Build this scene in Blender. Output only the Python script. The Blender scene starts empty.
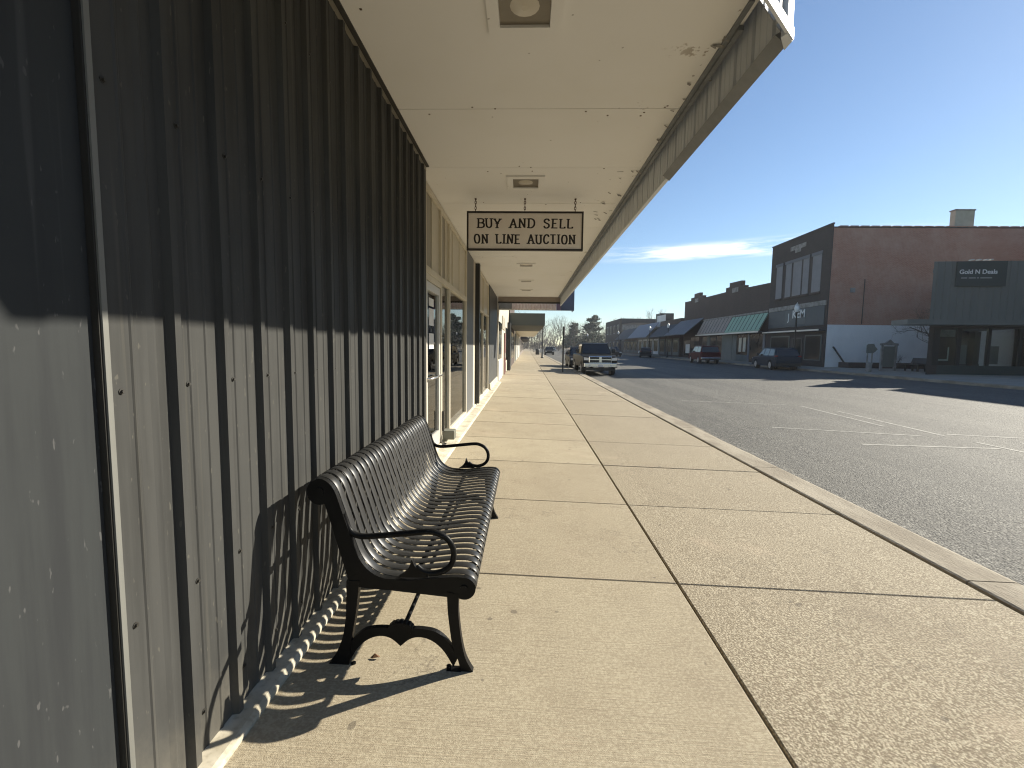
import bpy, bmesh, math, random
from mathutils import Vector, Matrix

scn = bpy.context.scene
COL = scn.collection
R = math.radians

# ------------------------------------------------------------------ camera
CAM_H = 1.5
yaw = math.atan(14 / 450); pitch = math.atan(38 / 450); roll = 0.013
fw = Vector((-math.sin(yaw) * math.cos(pitch), math.cos(yaw) * math.cos(pitch), -math.sin(pitch)))
rt = fw.cross(Vector((0, 0, 1))).normalized(); up = rt.cross(fw)
rt2 = rt * math.cos(roll) + up * math.sin(roll); up2 = up * math.cos(roll) - rt * math.sin(roll)
cd = bpy.data.cameras.new('camera'); cam = bpy.data.objects.new('camera', cd); COL.objects.link(cam)
cam.matrix_world = Matrix(((rt2.x, up2.x, -fw.x, 0), (rt2.y, up2.y, -fw.y, 0), (rt2.z, up2.z, -fw.z, CAM_H), (0, 0, 0, 1)))
cd.sensor_width = 36; cd.lens = 450 / 1024 * 36; cd.clip_start = 0.05; cd.clip_end = 5000
scn.camera = cam
scn.cycles.pixel_filter_type = 'BLACKMAN_HARRIS'; scn.cycles.filter_width = 1.15

# ------------------------------------------------------------------ light, sky, exposure
SUN = Vector((1.0, 0.615, 0.62)).normalized()
el = math.asin(SUN.z); az = math.atan2(SUN.x, SUN.y)
w = bpy.data.worlds.new('World'); scn.world = w; w.use_nodes = True
nt = w.node_tree; nt.nodes.clear()
def N(t, tree=None, **k):
    n = (tree or nt).nodes.new(t)
    for a, b in k.items(): setattr(n, a, b)
    return n
sky = N('ShaderNodeTexSky', sky_type='NISHITA', sun_disc=False, sun_elevation=el, sun_rotation=az,
        altitude=200, air_density=1.0, dust_density=0.1, ozone_density=1.6)
tc = N('ShaderNodeTexCoord'); sep = N('ShaderNodeSeparateXYZ'); nt.links.new(tc.outputs['Generated'], sep.inputs[0])
def M(op, a, b=None, c=None, tree=None, clamp=False):
    tr = tree or nt; n = tr.nodes.new('ShaderNodeMath'); n.operation = op; n.use_clamp = clamp
    for i, v in enumerate((a, b, c)):
        if v is None: continue
        if isinstance(v, (int, float)): n.inputs[i].default_value = v
        else: tr.links.new(v, n.inputs[i])
    return n.outputs[0]
def RNG(v, a, b, tree=None):
    tr = tree or nt; n = tr.nodes.new('ShaderNodeMapRange'); n.interpolation_type = 'SMOOTHSTEP'
    tr.links.new(v, n.inputs[0]); n.inputs[1].default_value = a; n.inputs[2].default_value = b
    return n.outputs[0]
u_ = M('ARCTAN2', sep.outputs[0], sep.outputs[1])
cmb = N('ShaderNodeCombineXYZ'); nt.links.new(M('MULTIPLY', u_, 7), cmb.inputs[0]); nt.links.new(M('MULTIPLY', sep.outputs[2], 75), cmb.inputs[1])
nz = N('ShaderNodeTexNoise'); nz.inputs['Scale'].default_value = 1.0; nz.inputs['Detail'].default_value = 7; nz.inputs['Roughness'].default_value = 0.6
nt.links.new(cmb.outputs[0], nz.inputs['Vector'])
band = M('MULTIPLY', RNG(sep.outputs[2], 0.172, 0.186), RNG(sep.outputs[2], 0.212, 0.194))
band = M('MULTIPLY', band, M('MULTIPLY', RNG(u_, 0.10, 0.32), RNG(u_, 0.75, 0.55)))
cl = M('MULTIPLY', band, RNG(nz.outputs[0], 0.34, 0.58), clamp=True)
cl = M('MULTIPLY', cl, 0.9)
tint = N('ShaderNodeMix', data_type='RGBA', blend_type='MULTIPLY'); tint.inputs[0].default_value = 1.0
tint.inputs[7].default_value = (0.93, 1.0, 1.06, 1)
nt.links.new(sky.outputs[0], tint.inputs[6])
mx = N('ShaderNodeMix', data_type='RGBA'); nt.links.new(cl, mx.inputs[0]); nt.links.new(tint.outputs[2], mx.inputs[6])
mx.inputs[7].default_value = (11.5, 11.7, 11.8, 1)
bg = N('ShaderNodeBackground'); bg.inputs[1].default_value = 0.066
wo = N('ShaderNodeOutputWorld'); nt.links.new(mx.outputs[2], bg.inputs[0]); nt.links.new(bg.outputs[0], wo.inputs[0])
sd = bpy.data.lights.new('sun', 'SUN'); so = bpy.data.objects.new('sun', sd); COL.objects.link(so)
sd.energy = 5.0; sd.angle = R(0.53); sd.color = (1.0, 0.93, 0.79)
so.rotation_euler = (-SUN).to_track_quat('-Z', 'Y').to_euler()
scn.view_settings.view_transform = 'Standard'; scn.view_settings.look = 'None'
scn.view_settings.exposure = 0.95; scn.view_settings.gamma = 1.0; scn.view_settings.use_curve_mapping = False

# ------------------------------------------------------------------ materials
MATS = {}
def mat(name, col, rough=0.7, metal=0.0, var=None, vscale=3.0, vamt=0.5, fine=None, fscale=60.0, famt=0.3, bump=0.0, bscale=80.0, spec=0.5, stretch=(1, 1, 1)):
    """Principled with optional large blotches (var) and fine speckle and bump"""
    if name in MATS: return MATS[name]
    m = bpy.data.materials.new(name); m.use_nodes = True; t = m.node_tree; b = t.nodes['Principled BSDF']
    c = (*col, 1)
    b.inputs['Base Color'].default_value = c; b.inputs['Roughness'].default_value = rough
    b.inputs['Metallic'].default_value = metal; b.inputs['Specular IOR Level'].default_value = spec
    co = t.nodes.new('ShaderNodeTexCoord'); mp = t.nodes.new('ShaderNodeMapping'); mp.inputs['Scale'].default_value = stretch
    t.links.new(co.outputs['Object'], mp.inputs[0])
    cur = None
    def noise(s, d=5, r=0.6):
        n = t.nodes.new('ShaderNodeTexNoise'); n.inputs['Scale'].default_value = s; n.inputs['Detail'].default_value = d; n.inputs['Roughness'].default_value = r
        t.links.new(mp.outputs[0], n.inputs['Vector']); return n.outputs[0]
    def mixc(fac, a, bcol):
        x = t.nodes.new('ShaderNodeMix'); x.data_type = 'RGBA'; t.links.new(fac, x.inputs[0])
        if a is None: x.inputs[6].default_value = c
        else: t.links.new(a, x.inputs[6])
        x.inputs[7].default_value = (*bcol, 1); return x.outputs[2]
    if var: cur = mixc(M('MULTIPLY', RNG(noise(vscale), 0.38, 0.68, t), vamt, tree=t), cur, var)
    if fine: cur = mixc(M('MULTIPLY', RNG(noise(fscale, 2), 0.5, 0.72, t), famt, tree=t), cur, fine)
    if cur is not None: t.links.new(cur, b.inputs['Base Color'])
    if bump:
        bn = t.nodes.new('ShaderNodeBump'); bn.inputs['Strength'].default_value = bump; bn.inputs['Distance'].default_value = 0.01
        t.links.new(noise(bscale, 3), bn.inputs['Height']); t.links.new(bn.outputs[0], b.inputs['Normal'])
    MATS[name] = m; return m
def brick(name, c1, c2, mortar, var, vamt=0.5, scale=1.0, band=None):
    m = bpy.data.materials.new(name); m.use_nodes = True; t = m.node_tree; b = t.nodes['Principled BSDF']
    co = t.nodes.new('ShaderNodeTexCoord'); s = t.nodes.new('ShaderNodeSeparateXYZ'); t.links.new(co.outputs['Object'], s.inputs[0])
    k = t.nodes.new('ShaderNodeCombineXYZ'); t.links.new(M('ADD', s.outputs[0], s.outputs[1], tree=t), k.inputs[0]); t.links.new(s.outputs[2], k.inputs[1])
    br = t.nodes.new('ShaderNodeTexBrick'); t.links.new(k.outputs[0], br.inputs['Vector'])
    br.inputs['Scale'].default_value = scale; br.inputs['Brick Width'].default_value = 0.21; br.inputs['Row Height'].default_value = 0.072; br.inputs['Mortar Size'].default_value = 0.008
    br.inputs['Color1'].default_value = (*c1, 1); br.inputs['Color2'].default_value = (*c2, 1); br.inputs['Mortar'].default_value = (*mortar, 1)
    n = t.nodes.new('ShaderNodeTexNoise'); n.inputs['Scale'].default_value = 0.55; n.inputs['Detail'].default_value = 9; n.inputs['Roughness'].default_value = 0.7
    t.links.new(co.outputs['Object'], n.inputs['Vector'])
    x = t.nodes.new('ShaderNodeMix'); x.data_type = 'RGBA'; t.links.new(M('MULTIPLY', RNG(n.outputs[0], 0.42, 0.66, t), vamt, tree=t), x.inputs[0])
    t.links.new(br.outputs[0], x.inputs[6]); x.inputs[7].default_value = (*var, 1)
    t.links.new(x.outputs[2], b.inputs['Base Color']); b.inputs['Roughness'].default_value = 0.9
    bn = t.nodes.new('ShaderNodeBump'); bn.inputs['Strength'].default_value = 0.5; bn.inputs['Distance'].default_value = 0.01
    t.links.new(br.outputs[0], bn.inputs['Height']); t.links.new(bn.outputs[0], b.inputs['Normal'])
    return m
def glass(name, tint=(0.9, 0.95, 0.93), base=0.06):
    m = bpy.data.materials.new(name); m.use_nodes = True; t = m.node_tree; t.nodes.clear()
    o = t.nodes.new('ShaderNodeOutputMaterial'); x = t.nodes.new('ShaderNodeMixShader')
    tr = t.nodes.new('ShaderNodeBsdfTransparent'); tr.inputs[0].default_value = (*tint, 1)
    g = t.nodes.new('ShaderNodeBsdfGlossy'); g.inputs['Roughness'].default_value = 0.0
    f = t.nodes.new('ShaderNodeFresnel'); f.inputs[0].default_value = 1.55
    t.links.new(M('ADD', M('MULTIPLY', f.outputs[0], 0.95, tree=t), base * 0.6, tree=t, clamp=True), x.inputs[0])
    t.links.new(tr.outputs[0], x.inputs[1]); t.links.new(g.outputs[0], x.inputs[2]); t.links.new(x.outputs[0], o.inputs[0])
    return m

def sidewalk_mat():
    m = bpy.data.materials.new('sidewalk_concrete'); m.use_nodes = True; t = m.node_tree; b = t.nodes['Principled BSDF']
    co = t.nodes.new('ShaderNodeTexCoord'); s = t.nodes.new('ShaderNodeSeparateXYZ'); t.links.new(co.outputs['Object'], s.inputs[0])
    def noise(sc, d=4, r=0.6, st=None):
        n = t.nodes.new('ShaderNodeTexNoise'); n.inputs['Scale'].default_value = sc; n.inputs['Detail'].default_value = d; n.inputs['Roughness'].default_value = r
        if st:
            mp = t.nodes.new('ShaderNodeMapping'); mp.inputs['Scale'].default_value = st; t.links.new(co.outputs['Object'], mp.inputs[0]); t.links.new(mp.outputs[0], n.inputs['Vector'])
        else: t.links.new(co.outputs['Object'], n.inputs['Vector'])
        return n.outputs[0]
    def mix(f, a, c):
        x = t.nodes.new('ShaderNodeMix'); x.data_type = 'RGBA'
        t.links.new(f, x.inputs[0]) if not isinstance(f, float) else None
        for i, v in ((6, a), (7, c)):
            if isinstance(v, tuple): x.inputs[i].default_value = (*v, 1)
            else: t.links.new(v, x.inputs[i])
        return x.outputs[2]
    outer = M('GREATER_THAN', s.outputs[0], 1.0, tree=t)
    # per-slab tone
    wn = t.nodes.new('ShaderNodeTexWhiteNoise'); wn.noise_dimensions = '2D'
    cc = t.nodes.new('ShaderNodeCombineXYZ'); t.links.new(M('FLOOR', M('DIVIDE', M('SUBTRACT', s.outputs[1], 2.83, tree=t), 1.46, tree=t), tree=t), cc.inputs[0]); t.links.new(outer, cc.inputs[1])
    t.links.new(cc.outputs[0], wn.inputs['Vector'])
    base = mix(outer, (0.405, 0.348, 0.245), (0.47, 0.405, 0.29))
    base = mix(M('MULTIPLY', wn.outputs[0], 0.55, tree=t), base, (0.30, 0.248, 0.172))
    base = mix(M('MULTIPLY', RNG(noise(1.6, 9, 0.75), 0.42, 0.72, t), 0.55, tree=t), base, (0.27, 0.218, 0.15))
    # aggregate speckle on the outer slabs, broom lines on the inner ones
    vor = t.nodes.new('ShaderNodeTexVoronoi'); vor.inputs['Scale'].default_value = 95; t.links.new(co.outputs['Object'], vor.inputs['Vector'])
    agg = RNG(vor.outputs[0], 0.15, 0.62, t)
    base = mix(M('MULTIPLY', M('MULTIPLY', agg, outer, tree=t), 0.7, tree=t), base, (0.17, 0.135, 0.088))
    base = mix(M('MULTIPLY', M('MULTIPLY', RNG(noise(48, 3, 0.7), 0.5, 0.64, t), outer, tree=t), 0.55, tree=t), base, (0.20, 0.16, 0.105))
    gr = noise(85, 2, 0.5)
    amt = M('ADD', M('MULTIPLY', outer, 0.24, tree=t), 0.22, tree=t)
    base = mix(M('MULTIPLY', RNG(gr, 0.50, 0.60, t), amt, tree=t), base, (0.62, 0.55, 0.41))
    base = mix(M('MULTIPLY', RNG(gr, 0.48, 0.38, t), amt, tree=t), base, (0.20, 0.16, 0.11))
    base = mix(M('MULTIPLY', RNG(noise(0.45, 8, 0.72, (1, 0.7, 1)), 0.52, 0.72, t), 0.5, tree=t), base, (0.25, 0.205, 0.145))
    base = mix(M('MULTIPLY', RNG(noise(0.9, 6, 0.6), 0.58, 0.72, t), 0.4, tree=t), base, (0.50, 0.40, 0.29))
    crk = noise(0.55, 10, 0.62)
    base = mix(M('MULTIPLY', M('LESS_THAN', M('ABSOLUTE', M('SUBTRACT', crk, 0.42, tree=t), tree=t), 0.0011, tree=t), 0.6, tree=t), base, (0.12, 0.1, 0.075))
    broom = noise(1.0, 3, 0.5, (3.0, 150, 1))
    inner = M('SUBTRACT', 1.0, outer, tree=t)
    base = mix(M('MULTIPLY', M('MULTIPLY', RNG(broom, 0.5, 0.72, t), inner, tree=t), 0.35, tree=t), base, (0.235, 0.19, 0.13))
    # small dark spots
    base = mix(M('MULTIPLY', RNG(noise(13, 1, 0.3), 0.76, 0.79, t), 0.6, tree=t), base, (0.12, 0.1, 0.075))
    t.links.new(base, b.inputs['Base Color']); b.inputs['Roughness'].default_value = 0.85; b.inputs['Specular IOR Level'].default_value = 0.3
    h = M('ADD', M('MULTIPLY', M('MULTIPLY', vor.outputs[0], outer, tree=t), -0.5, tree=t), M('MULTIPLY', M('MULTIPLY', broom, inner, tree=t), 0.5, tree=t), tree=t)
    h = M('ADD', h, M('MULTIPLY', noise(300, 2), 0.5, tree=t), tree=t)
    bn = t.nodes.new('ShaderNodeBump'); bn.inputs['Strength'].default_value = 0.8; bn.inputs['Distance'].default_value = 0.006
    t.links.new(h, bn.inputs['Height']); t.links.new(bn.outputs[0], b.inputs['Normal'])
    return m
def asphalt_mat():
    m = bpy.data.materials.new('old_asphalt'); m.use_nodes = True; t = m.node_tree; b = t.nodes['Principled BSDF']
    co = t.nodes.new('ShaderNodeTexCoord')
    def noise(sc, d=4, r=0.6, st=None):
        n = t.nodes.new('ShaderNodeTexNoise'); n.inputs['Scale'].default_value = sc; n.inputs['Detail'].default_value = d; n.inputs['Roughness'].default_value = r
        mp = t.nodes.new('ShaderNodeMapping'); mp.inputs['Scale'].default_value = st or (1, 1, 1); t.links.new(co.outputs['Object'], mp.inputs[0]); t.links.new(mp.outputs[0], n.inputs['Vector'])
        return n.outputs[0]
    def mix(f, a, c):
        x = t.nodes.new('ShaderNodeMix'); x.data_type = 'RGBA'; t.links.new(f, x.inputs[0])
        for i, v in ((6, a), (7, c)):
            if isinstance(v, tuple): x.inputs[i].default_value = (*v, 1)
            else: t.links.new(v, x.inputs[i])
        return x.outputs[2]
    vor = t.nodes.new('ShaderNodeTexVoronoi'); vor.inputs['Scale'].default_value = 55; t.links.new(co.outputs['Object'], vor.inputs['Vector'])
    base = mix(RNG(vor.outputs[0], 0.1, 0.65, t), (0.175, 0.167, 0.143), (0.028, 0.027, 0.025))
    sp = t.nodes.new('ShaderNodeSeparateColor'); t.links.new(vor.outputs['Color'], sp.inputs[0])
    base = mix(M('MULTIPLY', RNG(sp.outputs[0], 0.72, 0.95, t), 0.6, tree=t), base, (0.34, 0.325, 0.285))
    g2 = noise(34, 3, 0.6)
    base = mix(M('MULTIPLY', RNG(g2, 0.53, 0.62, t), 0.6, tree=t), base, (0.32, 0.305, 0.265))
    base = mix(M('MULTIPLY', RNG(g2, 0.47, 0.38, t), 0.75, tree=t), base, (0.022, 0.021, 0.02))
    base = mix(M('MULTIPLY', RNG(noise(0.9, 4, 0.6, (1, 0.02, 1)), 0.46, 0.62, t), 0.4, tree=t), base, (0.07, 0.067, 0.06))
    crk = noise(0.16, 9, 0.6)
    base = mix(M('MULTIPLY', M('LESS_THAN', M('ABSOLUTE', M('SUBTRACT', crk, 0.47, tree=t), tree=t), 0.0013, tree=t), 0.75, tree=t), base, (0.03, 0.029, 0.028))
    base = mix(M('MULTIPLY', RNG(noise(0.5, 6, 0.65, (1, 0.12, 1)), 0.42, 0.7, t), 0.5, tree=t), base, (0.165, 0.157, 0.135))
    base = mix(M('MULTIPLY', RNG(noise(1.3, 5), 0.5, 0.75, t), 0.4, tree=t), base, (0.09, 0.088, 0.082))
    t.links.new(base, b.inputs['Base Color']); b.inputs['Roughness'].default_value = 0.78; b.inputs['Specular IOR Level'].default_value = 0.3
    bn = t.nodes.new('ShaderNodeBump'); bn.inputs['Strength'].default_value = 0.8; bn.inputs['Distance'].default_value = 0.012; bn.invert = True
    t.links.new(M('ADD', vor.outputs[0], noise(25, 3), tree=t), bn.inputs['Height']); t.links.new(bn.outputs[0], b.inputs['Normal'])
    return m
def cladding_mat(name, base, dark, scuff):
    m = bpy.data.materials.new(name); m.use_nodes = True; t = m.node_tree; b = t.nodes['Principled BSDF']
    co = t.nodes.new('ShaderNodeTexCoord')
    def noise(sc, d, r, st):
        n = t.nodes.new('ShaderNodeTexNoise'); n.inputs['Scale'].default_value = sc; n.inputs['Detail'].default_value = d; n.inputs['Roughness'].default_value = r
        mp = t.nodes.new('ShaderNodeMapping'); mp.inputs['Scale'].default_value = st; t.links.new(co.outputs['Object'], mp.inputs[0]); t.links.new(mp.outputs[0], n.inputs['Vector'])
        return n.outputs[0]
    def mix(f, a, c):
        x = t.nodes.new('ShaderNodeMix'); x.data_type = 'RGBA'; t.links.new(f, x.inputs[0])
        for i, v in ((6, a), (7, c)):
            if isinstance(v, tuple): x.inputs[i].default_value = (*v, 1)
            else: t.links.new(v, x.inputs[i])
        return x.outputs[2]
    c = mix(RNG(noise(14, 4, 0.6, (1, 1, 0.06)), 0.4, 0.7, t), base, dark)
    c = mix(M('MULTIPLY', RNG(noise(2.0, 6, 0.7, (1, 1, 1)), 0.45, 0.75, t), 0.5, tree=t), c, dark)
    c = mix(M('MULTIPLY', RNG(noise(70, 2, 0.4, (1, 1, 0.35)), 0.70, 0.76, t), 0.7, tree=t), c, scuff)
    s3 = t.nodes.new('ShaderNodeSeparateXYZ'); t.links.new(co.outputs['Object'], s3.inputs[0])
    foot = RNG(M('ADD', s3.outputs[2], M('MULTIPLY', noise(9, 5, 0.7, (1, 1, 0.6)), 0.5, tree=t), tree=t), 0.62, 0.22, t)
    c = mix(M('MULTIPLY', foot, 0.5, tree=t), c, (0.17, 0.155, 0.125))
    c = mix(M('MULTIPLY', RNG(noise(22, 3, 0.5, (1, 1, 0.02)), 0.62, 0.70, t), 0.3, tree=t), c, scuff)
    t.links.new(c, b.inputs['Base Color']); b.inputs['Specular IOR Level'].default_value = 0.12; b.inputs['IOR'].default_value = 1.3
    rr = t.nodes.new('ShaderNodeMapRange'); t.links.new(noise(3, 5, 0.6, (1, 1, 0.3)), rr.inputs[0]); rr.inputs[3].default_value = 0.38; rr.inputs[4].default_value = 0.52
    t.links.new(rr.outputs[0], b.inputs['Roughness'])
    bn = t.nodes.new('ShaderNodeBump'); bn.inputs['Strength'].default_value = 0.06; bn.inputs['Distance'].default_value = 0.02
    t.links.new(noise(5, 3, 0.5, (1, 1, 0.5)), bn.inputs['Height']); t.links.new(bn.outputs[0], b.inputs['Normal'])
    return m
def soffit_mat():
    m = bpy.data.materials.new('soffit_paint'); m.use_nodes = True; t = m.node_tree; b = t.nodes['Principled BSDF']
    co = t.nodes.new('ShaderNodeTexCoord'); s = t.nodes.new('ShaderNodeSeparateXYZ'); t.links.new(co.outputs['Object'], s.inputs[0])
    def noise(sc, d=5, r=0.6):
        n = t.nodes.new('ShaderNodeTexNoise'); n.inputs['Scale'].default_value = sc; n.inputs['Detail'].default_value = d; n.inputs['Roughness'].default_value = r
        t.links.new(co.outputs['Object'], n.inputs['Vector']); return n.outputs[0]
    def mix(f, a, c):
        x = t.nodes.new('ShaderNodeMix'); x.data_type = 'RGBA'; t.links.new(f, x.inputs[0])
        for i, v in ((6, a), (7, c)):
            if isinstance(v, tuple): x.inputs[i].default_value = (*v, 1)
            else: t.links.new(v, x.inputs[i])
        return x.outputs[2]
    c = mix(M('MULTIPLY', RNG(noise(0.8), 0.4, 0.75, t), 0.5, tree=t), (0.78, 0.77, 0.745), (0.71, 0.695, 0.65))
    # paint peeling off near the street edge
    edge = RNG(s.outputs[0], 2.0, 2.45, t)
    c = mix(M('MULTIPLY', M('MULTIPLY', RNG(noise(4, 7, 0.7), 0.63, 0.66, t), edge, tree=t), 0.85, tree=t), c, (0.30, 0.25, 0.19))
    c = mix(M('MULTIPLY', RNG(noise(23, 1, 0.3), 0.80, 0.81, t), 0.6, tree=t), c, (0.16, 0.13, 0.1))
    t.links.new(c, b.inputs['Base Color']); b.inputs['Roughness'].default_value = 0.7
    return m

m_walk = sidewalk_mat(); m_asph = asphalt_mat()
m_joint = mat('joint_dirt', (0.06, 0.05, 0.037), 0.95, var=(0.16, 0.13, 0.09), vscale=9)
m_kerb = mat('kerb_concrete', (0.37, 0.325, 0.25), 0.88, var=(0.20, 0.165, 0.12), vscale=2.2, vamt=0.75, fine=(0.16, 0.135, 0.1), fscale=55, famt=0.55, bump=0.9, bscale=45, spec=0.3, stretch=(1.6, 0.5, 1))
m_pavefar = mat('far_concrete', (0.33, 0.30, 0.25), 0.9, var=(0.24, 0.21, 0.17), vscale=0.8)
m_dirt = mat('dry_ground', (0.20, 0.16, 0.10), 0.95, var=(0.11, 0.11, 0.05), vscale=0.05, fine=(0.26, 0.22, 0.15), fscale=1.2)
m_clad = cladding_mat('bronze_cladding', (0.065, 0.065, 0.062), (0.047, 0.047, 0.045), (0.11, 0.105, 0.09))
m_panel = cladding_mat('grey_panel', (0.043, 0.046, 0.047), (0.035, 0.037, 0.039), (0.10, 0.10, 0.10))
m_trim = mat('grey_trim', (0.16, 0.16, 0.145), 0.6, var=(0.10, 0.10, 0.09), vscale=6, stretch=(1, 1, 0.2))
m_dtrim = mat('dark_trim', (0.03, 0.028, 0.024), 0.5)
m_soff = soffit_mat()
m_cream = mat('cream_frame', (0.62, 0.57, 0.46), 0.55, var=(0.48, 0.43, 0.33), vscale=2)
m_opal = mat('opal_panel', (0.50, 0.455, 0.36), 0.35, var=(0.42, 0.38, 0.29), vscale=1.5)
m_opald = mat('stained_panel', (0.25, 0.225, 0.17), 0.4, var=(0.18, 0.16, 0.12), vscale=2)
m_base = mat('painted_base', (0.60, 0.55, 0.44), 0.75, var=(0.30, 0.26, 0.18), vscale=5, vamt=0.7, fine=(0.2, 0.17, 0.12), fscale=40)
m_alu = mat('pale_aluminium', (0.62, 0.60, 0.55), 0.4, 0.3)
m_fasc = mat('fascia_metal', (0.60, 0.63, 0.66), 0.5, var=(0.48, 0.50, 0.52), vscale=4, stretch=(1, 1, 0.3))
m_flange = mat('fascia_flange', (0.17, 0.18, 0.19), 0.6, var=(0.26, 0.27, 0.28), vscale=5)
m_blk = mat('bench_black', (0.008, 0.008, 0.008), 0.4, var=(0.014, 0.014, 0.013), vscale=12, spec=0.12)
m_slat = mat('bench_slat_black', (0.018, 0.018, 0.018), 0.40, var=(0.026, 0.026, 0.025), vscale=3, spec=0.45)
m_black = mat('black_metal', (0.015, 0.016, 0.017), 0.45)
m_glass = glass('shop_glass')
m_dglass = mat('dark_glass', (0.012, 0.016, 0.018), 0.08, spec=0.12, var=(0.03, 0.035, 0.035), vscale=0.6)
m_carglass = mat('car_glass', (0.012, 0.016, 0.02), 0.04, spec=0.8)
m_white = mat('white_paint', (0.74, 0.74, 0.72), 0.6, var=(0.6, 0.6, 0.58), vscale=1)
m_signface = mat('sign_cream', (0.82, 0.755, 0.69), 0.6, var=(0.75, 0.68, 0.60), vscale=3)
m_signblk = mat('sign_black', (0.018, 0.012, 0.011), 0.6)
m_chrome = mat('chrome', (0.75, 0.76, 0.78), 0.18, 1.0)
m_rubber = mat('tyre_rubber', (0.018, 0.018, 0.018), 0.85)
m_rim = mat('alloy_rim', (0.5, 0.51, 0.52), 0.35, 0.8)
m_lens = mat('lamp_lens', (0.75, 0.76, 0.74), 0.15, spec=0.8)
m_red = mat('tail_red', (0.35, 0.015, 0.012), 0.2)
m_plate = mat('number_plate', (0.62, 0.64, 0.66), 0.5)
m_globe = mat('opal_globe', (0.8, 0.8, 0.78), 0.3)
m_bark = mat('winter_bark', (0.135, 0.11, 0.09), 0.9, var=(0.2, 0.17, 0.14), vscale=0.5)
m_pine = mat('pine_needles', (0.035, 0.055, 0.03), 0.8, var=(0.06, 0.075, 0.035), vscale=0.4)
m_brickred = brick('old_red_brick', (0.45, 0.21, 0.14), (0.38, 0.155, 0.10), (0.44, 0.35, 0.28), (0.50, 0.33, 0.25), 0.55)
m_brickdark = brick('dark_painted_brick', (0.062, 0.05, 0.046), (0.05, 0.041, 0.039), (0.042, 0.037, 0.036), (0.075, 0.062, 0.056), 0.4)
m_brickbrown = brick('brown_brick', (0.085, 0.06, 0.05), (0.066, 0.047, 0.042), (0.085, 0.073, 0.065), (0.10, 0.076, 0.064), 0.5)
m_brickpale = brick('pale_brick', (0.20, 0.16, 0.14), (0.17, 0.14, 0.12), (0.22, 0.2, 0.18), (0.27, 0.24, 0.22), 0.5)
m_brickwhite = brick('whitewashed_brick', (0.88, 0.88, 0.87), (0.85, 0.85, 0.84), (0.78, 0.78, 0.77), (0.68, 0.68, 0.67), 0.5)
m_chim = mat('chimney_render', (0.44, 0.42, 0.33), 0.85, var=(0.34, 0.32, 0.25), vscale=2)
m_slate = mat('slate_panel', (0.055, 0.068, 0.078), 0.55, var=(0.075, 0.09, 0.1), vscale=0.8)
m_greybd = mat('grey_board', (0.22, 0.22, 0.235), 0.7, var=(0.17, 0.17, 0.18), vscale=1.2)
m_stone = mat('pale_stone', (0.30, 0.29, 0.27), 0.85, var=(0.15, 0.14, 0.13), vscale=2.5, vamt=0.8)
m_green = mat('green_awning', (0.26, 0.42, 0.31), 0.6, var=(0.36, 0.50, 0.40), vscale=1.4)
m_tan = mat('tan_awning', (0.30, 0.25, 0.215), 0.7, var=(0.38, 0.33, 0.29), vscale=1.4)
m_greyawn = mat('grey_awning', (0.13, 0.135, 0.155), 0.7, var=(0.17, 0.175, 0.19), vscale=1.0)
m_darkroof = mat('dark_roof', (0.035, 0.037, 0.045), 0.7)
m_fronta = mat('shopfront_grey', (0.17, 0.18, 0.165), 0.7, var=(0.12, 0.13, 0.12), vscale=1)
m_metald = mat('weathered_metal', (0.155, 0.155, 0.14), 0.55, var=(0.11, 0.115, 0.105), vscale=1.5, stretch=(1, 1, 0.15))
m_signgrn = mat('dark_green_sign', (0.035, 0.05, 0.047), 0.5)
m_letter = mat('letter_white', (0.72, 0.73, 0.72), 0.6)
m_letterg = mat('letter_grey', (0.30, 0.31, 0.31), 0.6)
m_navy = mat('navy_panel', (0.035, 0.05, 0.10), 0.5)
m_purple = mat('purple_panel', (0.16, 0.11, 0.17), 0.6)
m_flute = mat('pink_fluted', (0.88, 0.83, 0.82), 0.55, var=(0.6, 0.35, 0.35), vscale=14, vamt=0.3)
m_olive = mat('olive_canopy', (0.10, 0.105, 0.085), 0.7)
m_redbrn = mat('red_brown_door', (0.17, 0.07, 0.055), 0.6)
m_paint = mat('faded_paint', (0.33, 0.318, 0.28), 0.8, var=(0.15, 0.143, 0.125), vscale=6, vamt=1.0, fine=(0.13, 0.125, 0.11), fscale=70, famt=0.7)
m_floor = mat('shop_floor', (0.45, 0.40, 0.31), 0.5, var=(0.38, 0.33, 0.25), vscale=2)
m_inwall = mat('shop_wall', (0.42, 0.40, 0.36), 0.8)
m_fixt = mat('fixture_grey', (0.15, 0.128, 0.09), 0.3, var=(0.12, 0.1, 0.075), vscale=9)
m_bulb = mat('bulb_glass', (0.5, 0.46, 0.38), 0.15)
m_rust = mat('rusty_hook', (0.09, 0.05, 0.03), 0.8)
m_box = mat('dull_green_grey', (0.15, 0.15, 0.12), 0.6)
m_leaf = mat('dry_leaf', (0.16, 0.08, 0.035), 0.8)
m_bin = mat('bin_dark', (0.03, 0.032, 0.03), 0.6)

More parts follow.
